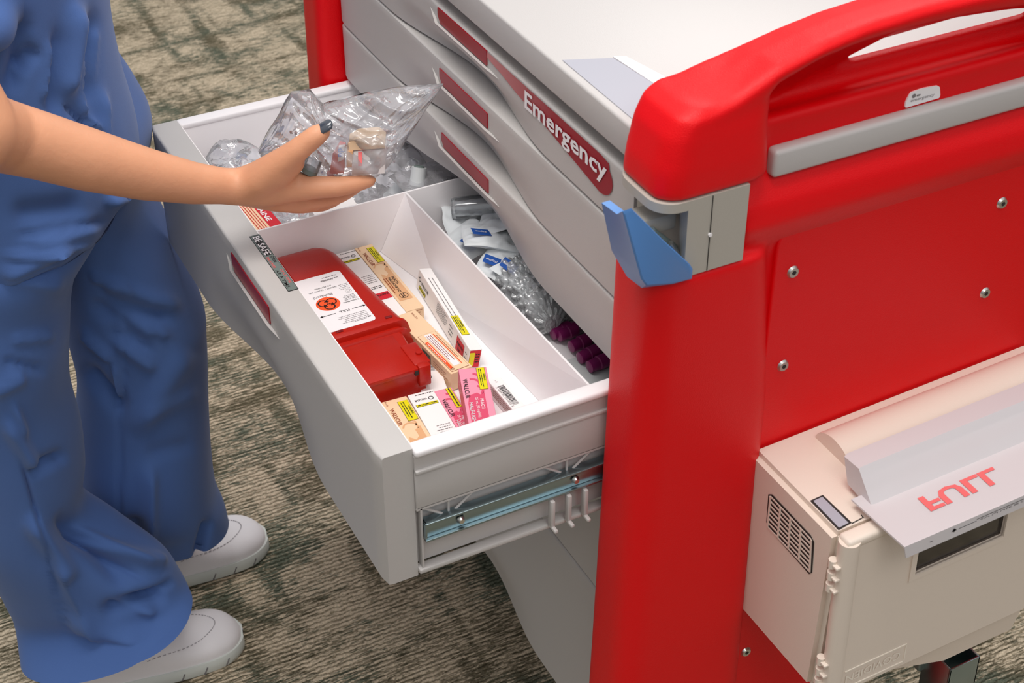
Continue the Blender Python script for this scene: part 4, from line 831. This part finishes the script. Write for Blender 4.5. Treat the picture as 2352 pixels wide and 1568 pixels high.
# garments: rings given by left and right outline points at a depth, then cloth folds pushed in
def garment(name, rings, m, parent, folds=(), n=168, sub=9, capit=False, seed=0, thick=.0022, amp=.007, label=None):
    """ring: (pxL, pyL, pxR, pyR, D, depth_radius, squareness)"""
    base = []
    for (xl, yl, xr, yr, D, dr_, sq) in rings:
        PL, PR = onD(xl, yl, D), onD(xr, yr, D); base.append((PL, PR, dr_, sq, (xl+xr)/2, (yl+yr)/2))
    def cr(p0, p1, p2, p3, t): return .5*((2*p1)+(p2-p0)*t+(2*p0-5*p1+4*p2-p3)*t*t+(3*p1-p0-3*p2+p3)*t*t*t)
    out_r = []; K = len(base); tot = (K-1)*sub
    for s_ in range(tot+1):
        i = min(s_//sub, K-2); t = s_/sub-i; g = lambda k: base[max(0, min(K-1, k))]
        PL = cr(g(i-1)[0], g(i)[0], g(i+1)[0], g(i+2)[0], t); PR = cr(g(i-1)[1], g(i)[1], g(i+1)[1], g(i+2)[1], t)
        d_ = cr(g(i-1)[2], g(i)[2], g(i+1)[2], g(i+2)[2], t); sq = g(i)[3]*(1-t)+g(i+1)[3]*t
        c_ = (PL+PR)/2; a_ = (PR-PL)/2; ring = []
        for k in range(n):
            th = 2*math.pi*k/n; cs, sn = math.cos(th), math.sin(th); e = 2/sq
            u = math.copysign(abs(cs)**e, cs); v = math.copysign(abs(sn)**e, sn); p = c_+a_*u+fh*v*d_
            N_ = (a_.normalized()*cs/max(a_.length, .01)+fh*sn/max(d_, .01)).normalized()
            ring.append((p, N_))
        out_r.append(ring)
    q = MB(); final = []
    for ring in out_r:
        rr = []
        for p, N_ in ring:
            w_ = p+N_*(noise.noise(Vector((p.x*9, p.y*9, p.z*5))+Vector((seed, 0, 0)))*amp)
            rel = p-Vector((0, 0, CZ)); z_ = rel.dot(dv); px, py = 1176+FPX*rel.dot(rv)/z_, 784-FPX*rel.dot(uv)/z_; facing = -N_.dot(dv)
            if facing > -.2:
                for (x0, y0, x1, y1, wd, am) in folds:
                    L2 = (x1-x0)**2+(y1-y0)**2; t = ((px-x0)*(x1-x0)+(py-y0)*(y1-y0))/L2; tc_2 = max(0, min(1, t)); dx, dy = px-(x0+(x1-x0)*tc_2), py-(y0+(y1-y0)*tc_2)
                    sgn = (px-x0)*(y1-y0)-(py-y0)*(x1-x0); dist = math.hypot(dx, dy); env = sm(min(tc_2, 1-tc_2)*4+.15)
                    w_ = w_+N_*(am*1.7*env*math.exp(-(dist/wd)**2)*(1 if True else sgn))
            rr.append(w_)
        final.append(rr)
    # hem thickness: fold the last ring back inside
    def shrink(r_, k, up): c_ = sum(r_, Vector())/len(r_); return [v+(c_-v).normalized()*k+up for v in r_]
    final = final+[shrink(final[-1], thick, Vector((0, 0, 0))), shrink(final[-1], thick*1.6, (final[-5][0]-final[-1][0])*.9)]
    q.loft(final, m, cap=False); o = q.build(name, parent, smooth=80)
    if label: tag(o, label)
    return o
folds_far = [(200, 640, 300, 655, 9, .005), (210, 668, 340, 690, 8, -.004), (250, 740, 400, 765, 9, .005), (240, 760, 360, 800, 7, -.004), (180, 760, 262, 830, 9, .006), (262, 830, 276, 930, 6, .005), (290, 700, 276, 1240, 3.5, -.0022), (320, 960, 460, 900, 16, .004), (330, 1050, 450, 1020, 14, -.003), (350, 1070, 348, 1260, 8, .004), (200, 700, 330, 770, 14, -.006), (230, 660, 420, 700, 16, .006), (220, 690, 400, 730, 13, -.005), (260, 780, 360, 850, 14, .005), (190, 840, 290, 950, 18, -.008), (270, 900, 272, 1250, 5, -.0022), (300, 1000, 440, 800, 30, .006), (340, 1060, 345, 1240, 20, .005), (477, 1190, 450, 1290, 10, -.010), (300, 1180, 330, 1290, 26, -.008)]
far_leg = garment('trouser_leg', [(120, 130, 225, 130, DF_-.05, .08, 2.2), (130, 230, 296, 235, DF_-.04, .095, 2.2), (140, 330, 340, 325, DF_-.03, .10, 2.2), (140, 460, 330, 460, DF_-.01, .105, 2.2), (140, 590, 396, 588, DF_, .10, 2.2), (152, 720, 463, 722, DF_, .09, 2.2), (176, 830, 470, 800, DF_, .085, 2.2), (174, 930, 471, 934, DF_, .085, 2.2), (178, 1040, 477, 1043, DF_+.0, .09, 2.2), (176, 1130, 490, 1130, DF_+.005, .085, 2.3), (185, 1190, 512, 1175, DF_+.01, .07, 2.3), (200, 1245, 523, 1212, DF_+.012, .062, 2.3)], 'scrub_blue', per, folds_far, seed=3, label='far trouser leg of the blue scrubs')
folds_near = [(20, 780, 130, 770, 10, .004), (0, 830, 110, 850, 9, -.004), (30, 930, 60, 1000, 9, .006), (150, 1230, 330, 1330, 9, -.006), (170, 1205, 345, 1300, 9, .006), (290, 1400, 395, 1330, 8, -.006), (250, 1380, 360, 1400, 10, .006), (120, 1280, 240, 1480, 10, .005), (40, 1010, 160, 1480, 3.5, -.0022), (-20, 900, 60, 860, 16, .006), (10, 960, 90, 1090, 18, .009), (60, 1090, 160, 1040, 13, -.008), (60, 1180, 170, 1330, 20, .010), (130, 1180, 300, 1350, 22, -.012), (200, 1250, 380, 1290, 16, .010), (230, 1400, 380, 1360, 16, -.013), (150, 1420, 330, 1460, 22, .009), (300, 1530, 410, 1430, 9, -.003), (0, 620, 150, 660, 20, .005), (30, 1000, 180, 1500, 5, -.002)]
near_leg = garment('trouser_leg', [(-150, 430, 285, 430, DT, .12, 2.2), (-150, 520, 230, 540, DT-.03, .12, 2.2), (-140, 640, 168, 660, DN+.02, .10, 2.2), (-130, 770, 152, 780, DN, .092, 2.2), (-110, 900, 146, 900, DN, .088, 2.2), (-90, 1010, 176, 1010, DN, .085, 2.2), (-70, 1100, 188, 1090, DN, .08, 2.2), (-45, 1190, 190, 1175, DN+.005, .078, 2.3), (-20, 1270, 280, 1225, DN+.015, .078, 2.3), (10, 1350, 372, 1285, DN+.02, .072, 2.4), (35, 1410, 415, 1345, DN+.02, .066, 2.5), (50, 1492, 432, 1402, DN-.012, .084, 2.4)], 'scrub_blue', per, folds_near, seed=8, label='near trouser leg of the blue scrubs with a notch at the hem')
folds_top = [(30, 545, 260, 505, 8, -.004), (0, 590, 220, 560, 9, .005), (120, 90, 100, 240, 9, .005), (205, 120, 190, 280, 6, .005), (222, 60, 212, 200, 5, .004), (150, 240, 215, 300, 7, -.006), (0, 660, 165, 585, 5, .003), (60, 30, 20, 220, 22, -.010), (90, 110, 40, 170, 14, -.009), (180, 0, 150, 230, 18, .010), (215, 20, 200, 250, 12, -.007), (140, 60, 120, 280, 16, -.006), (200, 270, 225, 300, 9, .007), (250, 470, 285, 455, 12, .008), (60, 560, 240, 520, 26, .006), (0, 640, 160, 560, 18, .008), (20, 500, 200, 480, 30, -.006), (230, 200, 250, 420, 10, .006)]
tunic = garment('tunic', [(-250, -560, 165, -560, DT-.02, .12, 2.3), (-280, -400, 215, -400, DT, .14, 2.3), (-260, -200, 228, -200, DT, .14, 2.2), (-240, 0, 236, 0, DT, .135, 2.2), (-235, 90, 243, 90, DT, .135, 2.2), (-235, 190, 262, 195, DT, .14, 2.2), (-240, 290, 292, 300, DT, .145, 2.2), (-250, 380, 305, 380, DT, .15, 2.2), (-255, 470, 292, 445, DT, .152, 2.2), (-255, 545, 268, 480, DT, .150, 2.2)], 'scrub_blue', per, folds_top, seed=5, label='blue scrub tunic')
B = bmesh.new()
for p in (((-28, 60, 1.40, 66), (-30, -60, 1.46, 84)),): cap_px(*p)
capsule_bm(B, onD(-30, -60, 1.46), shR, .056, .068); capsule_bm(B, shR, (.11, 1.62, 1.33), .07, .085); capsule_bm(B, shL, (.11, 1.62, 1.33), .07, .085); capsule_bm(B, shL, (.14, 1.86, 1.12), .066, .058); slv = remeshed('sleeve', B, 'scrub_blue', .006, 4, .5, per)

# ------------------------------------------------------------------ shoes
def shoe(toe, yaw, label, s=1.0):
    """sole and upper lofted from heel (x=0) to toe (x=L)"""
    L_ = .262*s; T = Matrix.Translation(toe) @ Matrix.Rotation(R(yaw), 4, 'Z') @ Matrix.Translation((-L_, 0, 0))
    def hw(t):
        w_ = .031+.0185*sm((t-.1)/.6)
        if t > .74: w_ *= max(0, 1-((t-.74)/.262)**2.3)**.5
        if t < .1: w_ *= max(.03, 1-((.1-t)/.101)**2)**.5
        return w_*s
    def ztp(t):
        h_ = .098-.050*sm((t-.28)/.5)
        return .018+(h_-.018)*(max(0, 1-((t-.76)/.242)**2.6)**.5 if t > .76 else 1)
    def skew(t): return (.006*math.sin(t*math.pi))*s
    def up(z0, ztop, infl, m_, q, crown=True):
        rings = []
        for i in range(41):
            t = i/40; w_ = hw(t)+infl; zt = ztop(t); c_ = skew(t); ring = []
            for k in range(25):
                a = math.pi*k/24; ring.append(T @ Vector((t*L_*(1) + (infl if t > .9 else 0)*(t-.9)*10, c_+math.cos(a)*w_*(1), z0+(zt-z0)*(math.sin(a)**.62))))
            ring += [T @ Vector((t*L_, c_-w_*.9, z0)), T @ Vector((t*L_, c_+w_*.9, z0))]
            rings.append(ring)
        q.loft(rings, m_)
    q = MB(); up(.018, ztp, -.003, 'shoe_white', q)
    o = q.build('shoe', per, smooth=70)
    q = MB(); rings = []
    def outline(zz, infl, flatten=1):
        pts = []
        for i in range(61): t = i/60; pts.append((t, 1))
        for i in range(59, 0, -1): pts.append((i/60, -1))
        return [T @ Vector((t*L_, skew(t)+sgn*(hw(t)+infl), zz)) for t, sgn in pts]
    q.loft([outline(.001, -.004), outline(.003, .0), outline(.010, .0015), outline(.017, .001), outline(.0215, -.001), outline(.022, -.004)], 'sole_white')
    q.build('sole', o, smooth=50)
    for t in (.62, .74, .86):
        for sg in (-1,):
            q = MB(); p = T @ Vector((t*L_, skew(t)+sg*(hw(t)+.0012), .010)); d_ = (T.to_3x3() @ Vector((.004, 0, .009))); q.cyl(p-d_*.6, p+d_*.6, .0011, 'print_grey', 6); q.build('tread_notch', o)
    q = MB()
    def surf(t, a):
        zt = ztp(t)
        return T @ Vector((t*L_, skew(t)+math.cos(a)*(hw(t)-.003)*1.01, .018+(zt-.018)*(math.sin(a)**.62)+.0006))
    path = [(.46+.40*math.sin(R(x)), R(180-(180*x/180))*.0+math.pi*(.90-.80*x/180)) for x in range(0, 181, 4)]
    for (t0, a0), (t1, a1) in list(zip(path, path[1:]))[::1]:
        p0, p1 = surf(t0, a0), surf(t1, a1); p1 = p0.lerp(p1, .6); q.cyl(p0, p1, .0006, 'stitch', 5)
    q.build('stitching', o)
    return tag(o, label)
shoe(onz((560, 1462), 0), -1, 'near white shoe')
shoe(onz((614, 1240), 0), 2, 'far white shoe')

# ------------------------------------------------------------------ clear bag held in the hand
topc = [(592, 345), (612, 305), (640, 262), (668, 210), (712, 206), (742, 238), (790, 226), (840, 212), (900, 201), (960, 196), (1019, 191)]
botc = [(600, 362), (632, 366), (660, 380), (690, 398), (730, 408), (775, 412), (820, 412), (866, 408), (902, 372), (952, 292), (1014, 200)]
def crv(pts, t):
    x = t*(len(pts)-1); i = min(int(x), len(pts)-2); f_ = x-i; return (pts[i][0]*(1-f_)+pts[i+1][0]*f_, pts[i][1]*(1-f_)+pts[i+1][1]*f_)
q = MB(); nu, nv = 170, 84
for s_ in (-1, 1):
    vs = []
    for j in range(nv+1):
        for i in range(nu+1):
            u, v = i/nu, j/nv; a, b_ = crv(botc, u), crv(topc, u); px, py = a[0]*(1-v)+b_[0]*v, a[1]*(1-v)+b_[1]*v
            e = (1-(2*v-1)**4)*(1-(2*u-1)**6); D = 1.405+.035*v+.008*u; bulge = .024*(1-abs(u-.55)*1.3)
            k = Vector((u*5.2, v*3.1, s_*3.3)); k = Vector((u*6.0+v*2.0, v*1.2-u*.8, s_*3.3)); cre = abs(noise.noise(k*1.1))*.6+abs(noise.noise(k*2.4+Vector((3, 1, 0))))*.22
            rd = sum(a_*(1-min(1, abs(noise.noise(Vector((u*f1+v*f2+s_*9, v*f3-u*f4, f1))))*5))**2 for a_, f1, f2, f3, f4 in ((.0034, 3.4, 2.4, .9, .6), (.0016, 6, -4, 1.5, 1.1)))
            rim = (noise.noise(Vector((u*14, s_, 2)))*5 if .05 < u < .95 else 0)
            vs.append(onD(px, py+rim*(1 if v in (0, 1) else .4), D+s_*bulge*(e**.7)*(1.12-cre*1.1)+s_*rd*e+noise.noise(k*2)*.006))
    fs = [[j*(nu+1)+i, j*(nu+1)+i+1, (j+1)*(nu+1)+i+1, (j+1)*(nu+1)+i][::-s_] for j in range(nv) for i in range(nu)]
    q.add(vs, fs, 'clear_film')
# left flap
q2 = []
tag(q.build('plastic_bag', None, smooth=80, fix=False), 'crinkled clear plastic bag held between thumb and fingers', 'bag')
def pxbox(q, pts, D, dep_, m):
    a = [onD(x, y, D) for x, y in pts]; q.prism(a, fh*dep_, m)
q = MB(); pxbox(q, [(812, 348), (886, 342), (884, 398), (808, 402)], 1.405, .018, 'carton_white'); pxbox(q, [(800, 330), (820, 318), (868, 314), (884, 326), (884, 340), (802, 346)], 1.404, .02, 'carton_beige'); pxbox(q, [(796, 348), (811, 347), (808, 384), (796, 384)], 1.403, .018, 'carton_tan'); tag(q.build('sealed_carton', None, smooth=0), 'small white and beige package inside the clear bag', 'package')
q = MB(); pxbox(q, [(762, 366), (778, 338), (792, 340), (790, 398), (756, 400)], 1.412, .012, 'print_pink'); pxbox(q, [(778, 338), (792, 336), (790, 366), (776, 372)], 1.408, .004, 'paper_white')
F_ = Face(q, onD(786, 340, 1.4075), -uv, rv, .0005); F_.text('de', 0, -.004, .009, 'print_blue', 1, bold=.02); F_.rect(.0, .016, .018, .004, 'print_pink'); tag(q.build('sealed_pad', None, smooth=0, fix=False), 'pink and white pad with blue letters inside the clear bag', 'package')
q = MB(); q.cyl(onD(712, 392, 1.40), onD(722, 365, 1.405), .0085, 'clear_vial', 20); q.cyl(onD(708, 396, 1.40), onD(713, 386, 1.401), .009, 'sticker_grey', 20); tag(q.build('glass_vial', None), 'small clear vial with grey cap by the thumb in the bag', 'vial')
